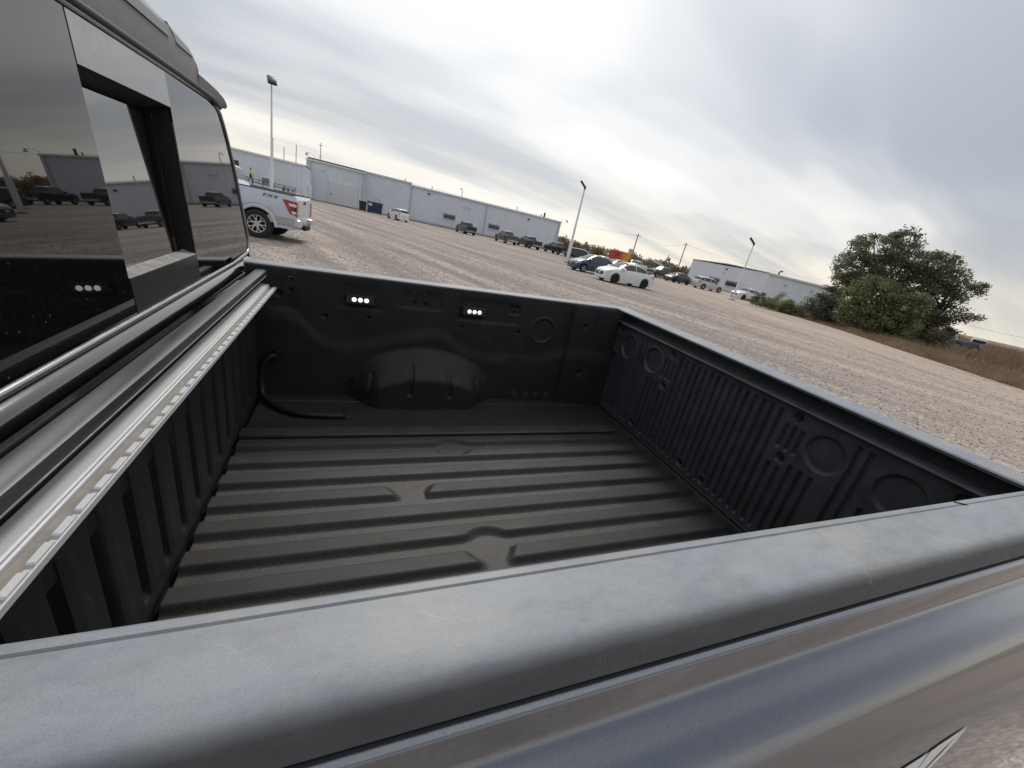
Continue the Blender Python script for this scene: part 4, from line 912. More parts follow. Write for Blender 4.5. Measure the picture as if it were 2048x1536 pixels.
vehicle('sedan', 'parked_sedan', 'dark blue sedan standing at the foot of the lamp pole', 19.15, 30.4, 181, P_blue, G2, style='five')
vehicle('sedan', 'parked_sedan', 'white sedan with dark wheels standing alone nearest the tailgate', 18.35, 24.65, 183, P_white, G2)
vehicle('sedan', 'parked_sedan', 'silver grey sedan partly hidden behind the blue sedan', 25.6, 39.6, 190, P_silver, G2)
vehicle('sedan', 'parked_sedan', 'black sedan showing its tail between the blue and the white sedan', 25.0, 35.6, 186, P_black, G2)
vehicle('truck', 'parked_pickup', 'white pickup standing beside the pale pole beyond the white sedan', 45.6, 60.2, 205, P_white, G2, style='five', sc=.95)
vehicle('sedan', 'parked_sedan', 'dark sedan just left of the white pickup', 41.5, 60.5, 200, P_dark, G2)
vehicle('sedan', 'parked_sedan', 'white sedan showing only its roof behind the black pickup', 49.5, 58.0, 190, P_white, G2)
vehicle('truck', 'parked_pickup', 'black pickup side on, left of the dark sedan with pale hood', 46.4, 54.0, 186, P_black, G2, style='steel', sc=.92)
vehicle('sedan', 'parked_sedan', 'dark sedan with pale hood between the black pickup and the silver SUV', 44.8, 48.4, 183, P_dark, G2)
vehicle('suv', 'parked_suv', 'silver SUV parked before the windows of the small building', 46.9, 44.6, -8, P_silver, G2)
vehicle('sedan', 'parked_sedan', 'white sedan by the slim pole at the small building', 47.0, 38.1, 182, P_white, G2)
# ------------------------------------------------------------------ buildings
M_metal = pmat('white_metal_siding', (0.66, 0.705, 0.775), 0.5, var=0.05, vscale=0.6, stretch=(1, 1, .25), spec=.35)
M_metal2 = pmat('white_metal_siding_small', (0.68, 0.73, 0.80), 0.5, var=0.05, vscale=0.6, stretch=(1, 1, .25), spec=.35)
M_trim = pmat('white_trim', (0.70, 0.72, 0.74), 0.45)
M_roof = pmat('roof_sheet', (0.42, 0.44, 0.46), 0.5, var=.15, vscale=.8)
M_rust = pmat('roof_edge', (0.17, 0.15, 0.145), 0.7, var=.3, vscale=2)
M_frame = pmat('window_frame', (0.42, 0.43, 0.43), 0.5)
M_pane = pmat('window_pane', (0.035, 0.042, 0.042), 0.06, spec=.6)
M_dkmetal = pmat('dark_metal', (0.045, 0.045, 0.048), 0.5, metal=.4)
M_galv = pmat('galvanised', (0.50, 0.51, 0.53), 0.45, metal=.3, var=.06, vscale=3)
M_conc = pmat('concrete', (0.36, 0.34, 0.31), 0.9, var=.15, vscale=1.5)
def ribbed(axis, a, b, z0, z1, at, out, pitch=.5, dp=.035, rw=.07):
    """ribbed sheet between a and b on the plane at; out: +1/-1 direction of the outside"""
    pr_ = []; t = a
    while t < b - .01:
        e = min(t + pitch, b)
        pr_ += [(t, 0), (min(t + pitch - 2.2 * rw, e), 0), (min(t + pitch - 1.7 * rw, e), dp), (min(t + pitch - .5 * rw, e), dp)]; t += pitch
    pr_.append((b, 0)); m = MB()
    P = lambda q, z: (q[0], at + out * q[1], z) if axis == 0 else (at + out * q[1], q[0], z)
    m.loft([[P(q, z0) for q in pr_], [P(q, z1) for q in pr_]], False, closed=False); return m
def window(root, axis, a, b, z0, z1, at, out, split=2):
    B = lambda m, u0, u1, d0, d1, zz0, zz1: m.box(*((u0, u1, min(at + out * d0, at + out * d1), max(at + out * d0, at + out * d1)) if axis == 0 else (min(at + out * d0, at + out * d1), max(at + out * d0, at + out * d1), u0, u1)), zz0, zz1)
    m = MB(); f = .09
    B(m, a, b, .0, .10, z1 - f, z1); B(m, a, b, .0, .10, z0, z0 + f); B(m, a, a + f, .0, .10, z0 + f, z1 - f); B(m, b - f, b, .0, .10, z0 + f, z1 - f)
    fr = m.build('window', M_frame, root)
    w = (b - a - 2 * f) / split
    for i in range(split): m = MB(); B(m, a + f + i * w + .02, a + f + (i + 1) * w - .02, .02, .05, z0 + f, z1 - f); m.build('pane', M_pane, fr)
    m = MB(); B(m, a + f, b - f, .048, .065, z0 + f + (z1 - z0) * .62, z1 - f - .02); m.build('blind', pmat('blind', (.26, .26, .24), .8), fr)
    m = MB(); B(m, a - .05, b + .05, .0, .16, z0 - .06, z0 - .003); m.build('sill', M_trim, fr)
def downspout(root, x, y, z1, out=-1):
    m = MB(); m.box(x - .07, x + .07, min(y + out * .06, y + out * .20), max(y + out * .06, y + out * .20), .1, z1 - .35); d = m.build('downspout', M_galv, root)
    m = MB(); m.cbox(x - .16, x + .16, min(y + out * .05, y + out * .30), max(y + out * .05, y + out * .30), z1 - .34, z1 - .02, .03); m.build('collector_box', M_galv, d)
def wall_lamp(root, x, y, z, dx=0, dy=-1, mat=None):
    m = MB(); m.cbox(min(x - .2 * abs(dy), x + dx * .05), max(x + .2 * abs(dy), x + dx * .28), min(y - .2 * abs(dx), y + dy * .28), max(y + .2 * abs(dx), y + dy * .05), z - .14, z + .12, .03); m.build('wall_lamp', mat or M_dkmetal, root)
def vent(root, x, y, z0, z1, r, mat=M_dkmetal, cap=True):
    m = MB(); m.cyl((x, y, z0), (x, y, z1), r, r, 10); v_ = m.build('roof_vent', mat, root, 40)
    if cap: m = MB(); m.cyl((x, y, z1), (x, y, z1 + r * 1.1), r * 1.7, r * .6, 10); m.build('vent_cap', mat, v_, 40)
def gooseneck(root, x, y, z, dx, dy):
    m = MB(); m.tube(bez([(x, y, z - .4), (x, y, z + .55), (x + dx * .5, y + dy * .5, z + .9), (x + dx * 1.2, y + dy * 1.2, z + .85)], 6), .035, 6); g_ = m.build('gooseneck_lamp', M_galv, root, 60)
    m = MB(); m.cyl((x + dx * 1.2, y + dy * 1.2, z + .95), (x + dx * 1.2, y + dy * 1.2, z + .45), .09, .30, 12); m.build('lamp_shade', M_galv, g_, 40)
def block(root, x0, x1, y0, y1, h, pitch=.5, mat=None, front=True, overhang=.15, roof_mat=None, slope=.8):
    mt = mat or M_metal
    ribbed(0, x0, x1, .12, h, y0, -1, pitch).build('wall', mt, root, 30)
    ribbed(0, x0, x1, .12, h, y1, 1, pitch).build('wall', mt, root, 30)
    ribbed(1, y0, y1, .12, h, x0, -1, pitch).build('wall', mt, root, 30)
    ribbed(1, y0, y1, .12, h, x1, 1, pitch).build('wall', mt, root, 30)
    m = MB(); m.box(x0 - .02, x1 + .02, y0 - .02, y1 + .02, -.1, .11); m.build('plinth', M_conc, root)
    ym = (y0 + y1) / 2; m = MB(); o = overhang
    m.loft([[(x, y0 - o, h + .02), (x, ym, h + slope), (x, y1 + o, h + .02), (x, y1 + o, h + .14), (x, ym, h + slope + .14), (x, y0 - o, h + .14)] for x in (x0 - o, x1 + o)], True); rf = m.build('roof', roof_mat or M_roof, root)
    m = MB(); m.box(x0 - o - .01, x1 + o + .01, y0 - o - .14, y0 - o - .005, h - .10, h + .12); m.build('gutter', M_trim, root)
    for x in (x0, x1):
        m = MB(); m.box(x - .07, x + .07, y0 - .075, y0 + .09, .12, h - .11); m.build('corner_trim', M_trim, root)
    return rf
# long building: two bays of slightly different height
lb = thing('metal_building', 'long white ribbed metal building with two windows and pickups along it', 'building', (0, 0, 0))
block(lb, 10.2, 43.3, 88, 108, 6.30)
ribbed(0, 1.0, 10.13, .12, 6.62, 87.93, -1).build('wall', M_metal, lb, 30)
m = MB(); m.box(1.7, 10.15, 87.95, 107, 6.63, 6.80); m.build('roof', M_roof, lb)
m = MB(); m.box(1.7, 10.2, 87.65, 87.94, 6.55, 6.78); m.build('gutter', M_trim, lb)
for x in (10.25, 25.75, 42.9): downspout(lb, x, 88, 6.3)
window(lb, 0, 16.95, 19.45, 1.75, 2.75, 88 - .03, -1); window(lb, 0, 26.65, 29.2, 1.72, 2.72, 88 - .03, -1)
wall_lamp(lb, 13.6, 87.96, 5.55); wall_lamp(lb, 35.45, 87.96, 5.30); wall_lamp(lb, 22.1, 87.96, 4.75, mat=M_trim)
wall_lamp(lb, 21.3, 87.96, 4.80, mat=M_trim)
for x, z1, r_ in ((8.93, 7.1, .08), (14.16, 6.95, .07), (32.58, 7.2, .07)): vent(lb, x, 88.6, 6.3, z1, r_)
vent(lb, 39.3, 88.8, 6.3, 7.45, .20, cap=False); vent(lb, 38.7, 89.2, 6.3, 6.95, .08)
m = MB(); m.tube([(20.2, 88.3, 6.3), (20.2, 88.3, 7.75), (20.05, 88.2, 7.95), (19.7, 88.0, 7.95), (19.6, 88.0, 7.6)], .07, 8); m.build('curved_flue', M_galv, lb, 60)
gooseneck(lb, 43.3, 88.0, 6.1, 1, -.4)
m = MB(); m.box(10.3, 43.0, 87.90, 87.945, .12, .42); m.build('base_flashing', M_galv, lb)
# garage bay
gb = thing('garage_bay', 'white metal garage bay with roll-up door between the two building wings', 'building', (0, 0, 0))
block(gb, -7.75, 1.6, 85, 104, 6.25, slope=.35)
m = MB(); m.box(-7.6, 1.62, 85.0, 85.5, 6.41, 6.62); m.build('roof_edge', M_rust, gb)
dr = None
m = MB(); m.box(-4.22, .57, 84.86, 84.935, .10, 3.98); m.build('door_frame', M_trim, gb)
n = 9
for i in range(n):
    z0 = .12 + i * (3.62 / n); m = MB(); m.cbox(-4.0, .36, 84.80, 84.855, z0, z0 + 3.62 / n - .02, .012); m.build('door_panel', pmat('door_panel_white', (.66, .69, .73), .45), gb)
m = MB(); m.cbox(-3.86, -3.70, 84.76, 84.80, 1.5, 1.75, .02); m.build('door_lock', M_dkmetal, gb)
downspout(gb, -7.15, 85, 6.25); downspout(gb, 1.45, 85, 6.25)
wall_lamp(gb, -5.2, 84.96, 5.15, mat=M_trim)
gooseneck(gb, -6.6, 85.3, 6.35, -1, 0)
m = MB(); m.tube([(-5.75, 86, 6.4), (-5.75, 86, 9.3)], .05, 6)
m.tube([(-6.2, 86, 6.4), (-5.75, 86, 7.5), (-5.35, 86, 6.4)], .035, 6); m.tube([(-6.05, 86, 8.9), (-5.45, 86, 8.9)], .04, 6); m.build('antenna_mast', M_dkmetal, gb, 60)
# left wing
lw = thing('dock_building', 'low white metal wing with a loading dock behind the silver blue pickup', 'building', (0, 0, 0))
block(lw, -34, -6.9, 72, 84, 4.55, pitch=.55, slope=.15, overhang=.05)
m = MB(); m.cbox(-12.25, -10.95, 71.55, 71.94, .85, 1.95, .03); ac = m.build('air_conditioner', M_trim, lw)
m = MB(); m.box(-12.05, -11.15, 71.52, 71.548, 1.05, 1.80); m.build('unit_grille', pmat('unit_grille', (.20, .21, .22), .6), ac)
m = MB(); m.box(-15.7, -14.9, 71.86, 71.93, .85, 3.2); m.build('door', M_dkmetal, lw)
for x, z1 in ((-11.0, 7.2), (-9.6, 6.4), (-8.05, 7.1)): vent(lw, x, 73.5, 4.6, z1, .06, M_galv, cap=(x < -9))
dk = thing('loading_dock', 'concrete loading dock with low blue railing below the dock wing', 'dock', (0, 0, 0))
m = MB(); m.cbox(-20, -6.6, 61.6, 71.4, 0, .78, .02); m.build('platform', M_conc, dk)
M_bluerail = pmat('blue_rail_paint', (.035, .065, .14), .5)
for x in np.arange(-11.4, -6.5, 1.16):
    m = MB(); m.box(x - .04, x + .04, 61.70, 61.78, .78, 1.42); m.build('rail_post', M_bluerail, dk)
for z in (1.06, 1.38):
    m = MB(); m.box(-11.45, -6.7, 61.785, 61.835, z - .035, z + .035); m.build('rail', M_bluerail, dk)
wd = pmat('weathered_wood', (.30, .22, .15), .85, var=.25, vscale=6)
pl_ = thing('pallet_stack', 'stack of brown wooden pallets on the dock by the railing', 'pallets', (-7.7, 62.9, .78))
for k in range(3):
    m = MB(); z = k * .14
    for j in range(5): m.box(-.6, .6, -.5 + j * .22, -.5 + j * .22 + .14, z + .11, z + .13)
    for xx in (-.58, -.05, .48): m.box(xx, xx + .1, -.5, .52, z, z + .108)
    m.build('pallet', wd, pl_)
cr_ = thing('wooden_crate', 'brown slatted wooden crate behind the worker on the dock', 'crate', (-12.6, 63.4, .78))
for z in (0, .2, .4, .6):
    m = MB(); m.box(-.45, .45, -.47, -.44, z + .01, z + .18); m.build('slat', wd, cr_)
m = MB(); m.box(-.44, .44, -.435, .44, 0, .78); m.build('box', wd, cr_)
wb = thing('white_container', 'white box container with faded print beside the garage bay', 'container', (-7.75, 78.0, 0))
m = MB(); m.cbox(-1.28, 1.28, -.02, 2.4, .15, 2.25, .03); m.build('shell', M_trim, wb)
for (a, b_, z0, z1) in ((-.75, -.2, 1.58, 1.72), (-.72, -.30, 1.76, 1.84), (.62, .95, 1.62, 1.76), (-.95, -.86, 1.55, 1.85)):
    m = MB(); m.box(a, b_, -.035, -.021, z0, z1); m.build('printed_mark', pmat('faded_print', (.28, .30, .33), .6), wb)
m = MB(); m.box(-1.15, 1.15, .2, 2.2, 0, .149); m.build('skid', M_dkmetal, wb)
# small building
sb = thing('small_metal_building', 'small white ribbed metal building with two windows near the big tree', 'building', (0, 0, 0))
block(sb, 62.7, 84, 48.5, 65.6, 4.32, pitch=.62, mat=M_metal2, slope=.25)
window(sb, 1, 57.5, 60.15, .98, 1.98, 62.67, -1, 1); window(sb, 1, 53.2, 56.05, .98, 1.98, 62.67, -1, 1)
wall_lamp(sb, 62.66, 56.9, 3.75, dx=-1, dy=0); wall_lamp(sb, 62.66, 57.3, 3.1, dx=-1, dy=0, mat=M_galv)
wall_lamp(sb, 67.5, 48.46, 3.15, mat=M_galv); wall_lamp(sb, 74.4, 48.46, 3.15, mat=M_galv)
m = MB(); m.tube([(66.8, 50, 4.3), (66.8, 50, 5.0), (66.95, 49.9, 5.15), (67.25, 49.8, 5.12)], .12, 8); m.build('roof_vent', M_dkmetal, sb, 60)
# ------------------------------------------------------------------ poles, dumpster, other yard things
def lamp_pole(label, x, y, h, r, head_dir, tilt, lean=0.0, heads=1):
    p = thing('lamp_pole', label, 'lamp pole', (x, y, 0), 0, 'lamp poles round the lot'); p.rotation_euler = (0, lean, 0)
    m = MB(); n = 12
    m.loft([[(math.cos(2 * math.pi * i / n) * q, math.sin(2 * math.pi * i / n) * q, z) for i in range(n)] for q, z in ((r * 1.45, 0), (r * 1.4, h * .30), (r * .95, h * .31), (r * .55, h))], True); m.build('pole', M_polewhite, p, 40)
    m = MB(); m.cbox(-.22, .22, -.22, .22, 0, .12, .03); m.build('base_plate', M_conc, p)
    dx, dy = head_dir
    hd = MB(); c = .42
    hd.cbox(-.08, .74, -.27, .27, -.09, .09, .03); o = hd.build('lamp_head', M_dkmetal, p, 40)
    o.location = (0, 0, h + .05); o.rotation_euler = (0, tilt, math.atan2(dy, dx))
    l_ = MB(); l_.box(.02, .66, -.20, .20, -.104, -.092); l_.build('diffuser', M_lens, o)
    m = MB(); m.cyl((0, 0, h - .15), (0, 0, h + .08), r * .8, r * .8, 8); m.build('bracket', M_dkmetal, p)
    return p
M_polewhite = pmat('pole_white', (.70, .71, .72), .5, var=.05, vscale=2)
lamp_pole('tall white lamp pole rising behind the silver blue pickup', -5.42, 36.6, 8.0, .085, (.25, -.97), .60)
lamp_pole('white lamp pole leaning beside the blue sedan', 22.1, 40.8, 7.6, .13, (-.75, .66), -.75)
lamp_pole('slim white lamp pole standing by the small building', 38.1, 32.25, 5.75, .075, (-.64, .77), -.75)
def utility_pole(label, x, y, h, lx=0, ly=0):
    p = thing('utility_pole', label, 'utility pole', (x, y, 0), 0, 'utility poles behind the lot'); p.rotation_euler = (ly, lx, 0)
    m = MB(); m.cyl((0, 0, 0), (0, 0, h), .16, .11, 10); m.build('pole', wd_dark, p, 50)
    m = MB(); m.box(-.9, .9, -.06, .06, h - .6, h - .48); m.build('cross_arm', wd_dark, p); return p
wd_dark = pmat('creosote_wood', (.07, .058, .05), .85, var=.2, vscale=3)
utility_pole('dark utility pole behind the colourful trailer', 70.4, 96, 8.6); utility_pole('dark utility pole left of the small building', 87.1, 96, 9.4)
for i, (a, b_) in enumerate((((70.4, 96, 8.1), (87.1, 96, 8.9)), ((87.1, 96, 8.9), (150, 96, 9.0)), ((70.4, 96, 8.1), (20, 118, 8.6)))):
    m = MB(); m.tube([tuple(Vector(a).lerp(Vector(b_), t) - Vector((0, 0, 1.2 * 4 * t * (1 - t)))) for t in np.linspace(0, 1, 13)], .02, 4)
    tag(m.build('power_line', M_dkmetal, None), ('power line sagging between the two utility poles', 'power line running off behind the small building', 'power line running off behind the long building')[i], 'power line', 'overhead power lines')
m = MB(); m.tube([tuple(Vector((82, 38, 3.3)).lerp(Vector((95, -10, 3.3)), t) - Vector((0, 0, .5 * 4 * t * (1 - t)))) for t in np.linspace(0, 1, 13)], .018, 4)
tag(m.build('power_line', M_dkmetal, None), 'thin wire crossing the sky right of the big trees', 'power line', 'overhead power lines')
# dumpster
dp = thing('dumpster', 'blue steel dumpster against the wall between garage door and white SUV', 'dumpster', (3.4, 77.0, 0), R(-4))
M_dump = pmat('dumpster_blue', (.022, .045, .115), .5, var=.2, vscale=3)
m = MB(); m.loft([[(-1.1, -.75, .15), (1.1, -.75, .15), (1.1, .75, .15), (-1.1, .75, .15)], [(-1.2, -.95, 1.75), (1.2, -.95, 1.75), (1.2, .85, 1.75), (-1.2, .85, 1.75)]], True); m.build('bin', M_dump, dp)
m = MB(); m.box(-1.26, 1.26, -1.01, .91, 1.752, 1.84); m.build('rim', M_dump, dp)
for x in (-.75, 0, .75): m = MB(); m.loft([[(x - .05, -.83, .2), (x + .05, -.83, .2), (x + .05, -.75, .2), (x - .05, -.75, .2)], [(x - .05, -1.03, 1.74), (x + .05, -1.03, 1.74), (x + .05, -.94, 1.74), (x - .05, -.94, 1.74)]], True); m.build('stiffener', M_dump, dp)
m = MB(); m.box(-1.0, -.45, -.985, -.955, 1.2, 1.6); m.build('notice', M_plate, dp)
m = MB(); m.tube([(-.1, .3, 1.85), (-.1, .3, 2.3), (.75, .3, 2.3), (.75, .3, 1.85)], .035, 6); m.build('handle_bar', M_dump, dp)
for x in (-.9, .9): m = MB(); m.cyl((x - .05, -.4, .09), (x + .05, -.4, .09), .085, .085, 10); m.build('castor', M_tyre, dp)
br_ = thing('steel_bin', 'dark bin half hidden behind the blue dumpster', 'bin', (1.5, 79.6, 0))
m = MB(); m.loft([[(-.5, -.5, .1), (.5, -.5, .1), (.5, .5, .1), (-.5, .5, .1)], [(-.6, -.6, 1.5), (.6, -.6, 1.5), (.6, .6, 1.5), (-.6, .6, 1.5)]], True); m.build('bin', M_dkmetal, br_)
m = MB(); m.cbox(-.64, .64, -.64, .64, 1.502, 1.60, .02); m.build('lid', M_dkmetal, br_)
# colourful trailer
tr = thing('painted_trailer', 'red, orange and yellow painted trailer behind the sedans', 'trailer', (41.3, 58.3, 0), R(-8))
def paint_mix():
    mt, nt, N, L, b = nodes_of('trailer_paint'); tc = N.new('ShaderNodeTexCoord'); v_ = tc.outputs['Object']
    s_ = N.new('ShaderNodeSeparateXYZ'); L.new(v_, s_.inputs[0])
    t = mth(N, L, 'ADD', mth(N, L, 'MULTIPLY', s_.outputs[0], .28), mth(N, L, 'ADD', .45, mth(N, L, 'MULTIPLY', mth(N, L, 'SUBTRACT', tnoise(N, L, v_, 1.6, 4), .5), .9)))
    c = ramp_node(N, L, t, [(.05, (.42, .035, .02)), (.3, (.50, .10, .02)), (.5, (.62, .24, .05)), (.7, (.66, .42, .04)), (.9, (.40, .05, .02))])
    L.new(c, b.inputs['Base Color']); b.inputs['Roughness'].default_value = .5; return mt
m = MB(); m.cbox(-1.6, 1.6, -.05, 2.1, .45, 2.72, .06); m.build('box_body', paint_mix(), tr)
m = MB(); m.box(-1.15, -.6, -.075, -.052, 1.9, 2.4); m.build('hatch', pmat('hatch_blue', (.05, .09, .20), .5), tr)
m = MB(); m.box(-.35, .8, -.075, -.052, 1.05, 1.35); m.build('painted_band', pmat('band_yellow', (.60, .45, .08), .5), tr)
for x in (-.45, .45):
    ty, back, rim = wheel_meshes(.32, .2, 'steel'); o = link('wheel', ty, None, tr); o.location = (x, .05, .32); o.rotation_euler = (0, 0, math.pi); link('rim', rim, None, o)
m = MB(); m.tube([(1.6, 1.0, .5), (2.6, 1.0, .5)], .06, 6); m.build('tow_bar', M_dkmetal, tr)
sg_ = thing('pole_sign', 'small grey box on a post behind the painted trailer', 'sign', (43.4, 59.6, 0))
m = MB(); m.cyl((0, 0, 0), (0, 0, 3.3), .06, .06, 8); m.build('post', M_galv, sg_)
m = MB(); m.cbox(-.38, .38, -.14, .14, 2.75, 3.45, .04); m.build('box', M_galv, sg_)
wp = thing('pole_barrier', 'white sloping barrier arm on a white post by the white pickup', 'barrier', (49.3, 57.6, 0))
m = MB(); m.cyl((0, 0, 0), (0, 0, 2.0), .09, .08, 8); m.build('post', M_polewhite, wp)
m = MB(); m.loft([[(-.1, -.08, 1.82), (-.1, .08, 1.82), (-.1, .08, 2.02), (-.1, -.08, 2.02)], [(-3.5, -.06, 2.52), (-3.5, .06, 2.52), (-3.5, .06, 2.74), (-3.5, -.06, 2.74)]], True); m.build('arm', M_polewhite, wp)
# blue and white machine beyond the verge
jk = thing('farm_machine', 'blue and white machine half hidden in brush right of the big trees', 'machine', (62.2, 22.2, 0), R(-66))
M_jb = pmat('machine_blue', (.07, .10, .16), .5, var=.2, vscale=2); M_jw = pmat('machine_white', (.62, .64, .66), .5, var=.1, vscale=2)
m = MB(); m.cbox(-1.2, .9, -.5, .5, .45, 1.05, .08); m.build('chassis', M_jb, jk)
m = MB(); m.cbox(.1, 1.3, -.45, .45, 1.06, 1.62, .12); m.build('cab', M_jw, jk)
m = MB(); m.box(.2, 1.2, -.47, -.451, 1.16, 1.46); m.build('cab_window', M_vglass, jk)
m = MB(); m.cbox(-1.9, -1.21, -.55, .55, .35, .85, .08); m.build('hopper', M_jw, jk)
for x in (-.7, .7):
    for sd in (-1, 1):
        ty, back, rim = wheel_meshes(.42, .26, 'steel'); o = link('wheel', ty, None, jk); o.location = (x, sd * .62, .42); o.rotation_euler = (0, 0, 0 if sd > 0 else math.pi); link('rim', rim, None, o)
m = MB(); m.tube([(-.9, 0, 1.05), (-1.2, 0, 1.75), (-2.1, 0, 1.95)], .08, 8); m.build('auger_pipe', M_jw, jk, 60)
# ------------------------------------------------------------------ the worker on the dock
def worker():
    p = thing('person', 'worker in a neon yellow jacket and dark trousers walking on the dock', 'person', (-11.65, 62.35, .78), R(20))
    def skin(name, verts, edges, mat, sub=2):
        me = bpy.data.meshes.new(name); me.from_pydata([v_[:3] for v_ in verts], edges, []); o = link(name, me, mat, p)
        m_ = o.modifiers.new('skin', 'SKIN'); me.skin_vertices.new() if not me.skin_vertices else None
        for i, v_ in enumerate(verts): r_ = v_[3]; me.skin_vertices[0].data[i].radius = (r_, r_ * (v_[4] if len(v_) > 4 else 1))
        me.skin_vertices[0].data[0].use_root = True
        o.modifiers.new('sub', 'SUBSURF').levels = sub; o.modifiers['sub'].render_levels = sub
        bpy.context.view_layer.update(); ev = o.evaluated_get(bpy.context.evaluated_depsgraph_get()); m2 = bpy.data.meshes.new_from_object(ev); o.modifiers.clear(); o.data = m2
        m2.materials.clear(); m2.materials.append(mat); m2.polygons.foreach_set('use_smooth', np.ones(len(m2.polygons), dtype=bool)); return o
    V_ = [(0, 0, .95, .125, .8), (0, 0, 1.12, .125, .75), (0, 0, 1.32, .15, .7), (.01, 0, 1.44, .09, .8), (.02, 0, 1.53, .055), (.04, 0, 1.64, .085, 1.05), (.045, 0, 1.73, .07),
          (.02, .20, 1.40, .065), (-.05, .27, 1.14, .05), (.06, .28, .92, .042), (.10, .28, .84, .035), (.02, -.20, 1.40, .065), (.06, -.26, 1.14, .05), (.24, -.25, 1.02, .042), (.31, -.25, .99, .035),
          (.05, .09, .90, .10), (.22, .10, .50, .068), (.20, .10, .10, .05), (.33, .10, .035, .04), (-.05, -.09, .90, .10), (-.10, -.10, .50, .068), (-.38, -.10, .18, .05), (-.32, -.10, .05, .04)]
    E_ = [(0, 1), (1, 2), (2, 3), (3, 4), (4, 5), (5, 6), (2, 7), (7, 8), (8, 9), (9, 10), (2, 11), (11, 12), (12, 13), (13, 14), (0, 15), (15, 16), (16, 17), (17, 18), (0, 19), (19, 20), (20, 21), (21, 22)]
    def mt_():
        mt, nt, N, L, b = nodes_of('worker_body'); tc = N.new('ShaderNodeTexCoord'); s_ = N.new('ShaderNodeSeparateXYZ'); L.new(tc.outputs['Object'], s_.inputs[0])
        c = ramp_node(N, L, mth(N, L, 'DIVIDE', s_.outputs[2], 2.0), [(0.0, (.02, .02, .022)), (.47, (.03, .032, .04)), (.748, (.03, .032, .04)), (.752, (.42, .27, .20))], 'CONSTANT')
        L.new(c, b.inputs['Base Color']); b.inputs['Roughness'].default_value = .8; return mt
    skin('body', V_, E_, mt_())
    J = [(0, 0, .93, .145, .85), (0, 0, 1.12, .145, .8), (0, 0, 1.32, .168, .75), (.01, 0, 1.46, .085), (.02, .20, 1.40, .085), (-.05, .27, 1.14, .068), (.05, .28, .95, .055), (.02, -.20, 1.40, .085), (.06, -.26, 1.14, .068), (.20, -.255, 1.04, .055)]
    skin('jacket', J, [(0, 1), (1, 2), (2, 3), (2, 4), (4, 5), (5, 6), (2, 7), (7, 8), (8, 9)], pmat('neon_cloth', (.56, .78, .03), .7))
    skin('hair', [(.03, 0, 1.70, .088), (.02, 0, 1.755, .075), (-.01, 0, 1.68, .075)], [(0, 1), (0, 2)], pmat('dark_hair', (.02, .016, .012), .8))
worker()
# ------------------------------------------------------------------ vegetation
def leaf_mesh(name, C0, size, cols, sizev=.4, flat=0.0, aspect=.5, rng=np.random):
    """one small bent leaf card per centre"""
    n = len(C0); d = rng.normal(size=(n, 3)); d[:, 2] = d[:, 2] * (1 - flat) - .25; d /= np.linalg.norm(d, axis=1, keepdims=True)
    u = rng.normal(size=(n, 3)); u -= d * np.sum(u * d, 1, keepdims=True); u /= np.linalg.norm(u, axis=1, keepdims=True)
    s = size * (1 + rng.uniform(-sizev, sizev, n))[:, None]
    a = C0 - d * s * .5; b = C0 + u * s * aspect * .5; c = C0 + d * s * .5; e = C0 - u * s * aspect * .5
    V = np.stack([a, b, c, e], 1).reshape(-1, 3); F = np.arange(4 * n).reshape(n, 4)
    me = raw_mesh(name, V, F)
    at = me.attributes.new('leafcol', 'FLOAT_COLOR', 'POINT'); cc = np.repeat(np.concatenate([cols, np.ones((n, 1))], 1), 4, axis=0); at.data.foreach_set('color', cc.astype(np.float32).ravel())
    return me
M_leaf = attr_mat('leaves', 'leafcol', .65, .25, .38)
M_dry = attr_mat('dry_stems', 'leafcol', .9, .05, .15)
M_bark = pmat('bark', (.055, .042, .034), .9, var=.3, vscale=6)
LAT = np.array((.41, -.91)); VIEW = np.array((.91, .41)); TC = np.array((42.3, 20.8))
def wpos(s, z, d=0.0): q = TC + LAT * s + VIEW * d; return np.array((q[0], q[1], z))
def cluster(ells, nclump, per, spread, rng):
    """clump centres through the volume of ellipsoids given as (centre, rx(lat), ry(view), rz)"""
    vol = np.array([e[1] * e[2] * e[3] for e in ells]); pr_ = vol / vol.sum(); out = []; cen = []
    for i in rng.choice(len(ells), nclump, p=pr_):
        c, rx, ry, rz = ells[i]; v_ = rng.normal(size=3); v_ /= np.linalg.norm(v_); r_ = rng.uniform(.25, 1.0) ** .45
        p = c + np.array((LAT[0] * v_[0] * rx + VIEW[0] * v_[1] * ry, LAT[1] * v_[0] * rx + VIEW[1] * v_[1] * ry, v_[2] * rz)) * r_
        if p[2] < .15: continue
        cen.append(p); m_ = int(per * rng.uniform(.5, 1.5)); out.append(p + np.clip(rng.normal(size=(m_, 3)), -1.7, 1.7) * np.array((spread, spread, spread * .62)) * rng.uniform(.6, 1.3))
    return out, cen
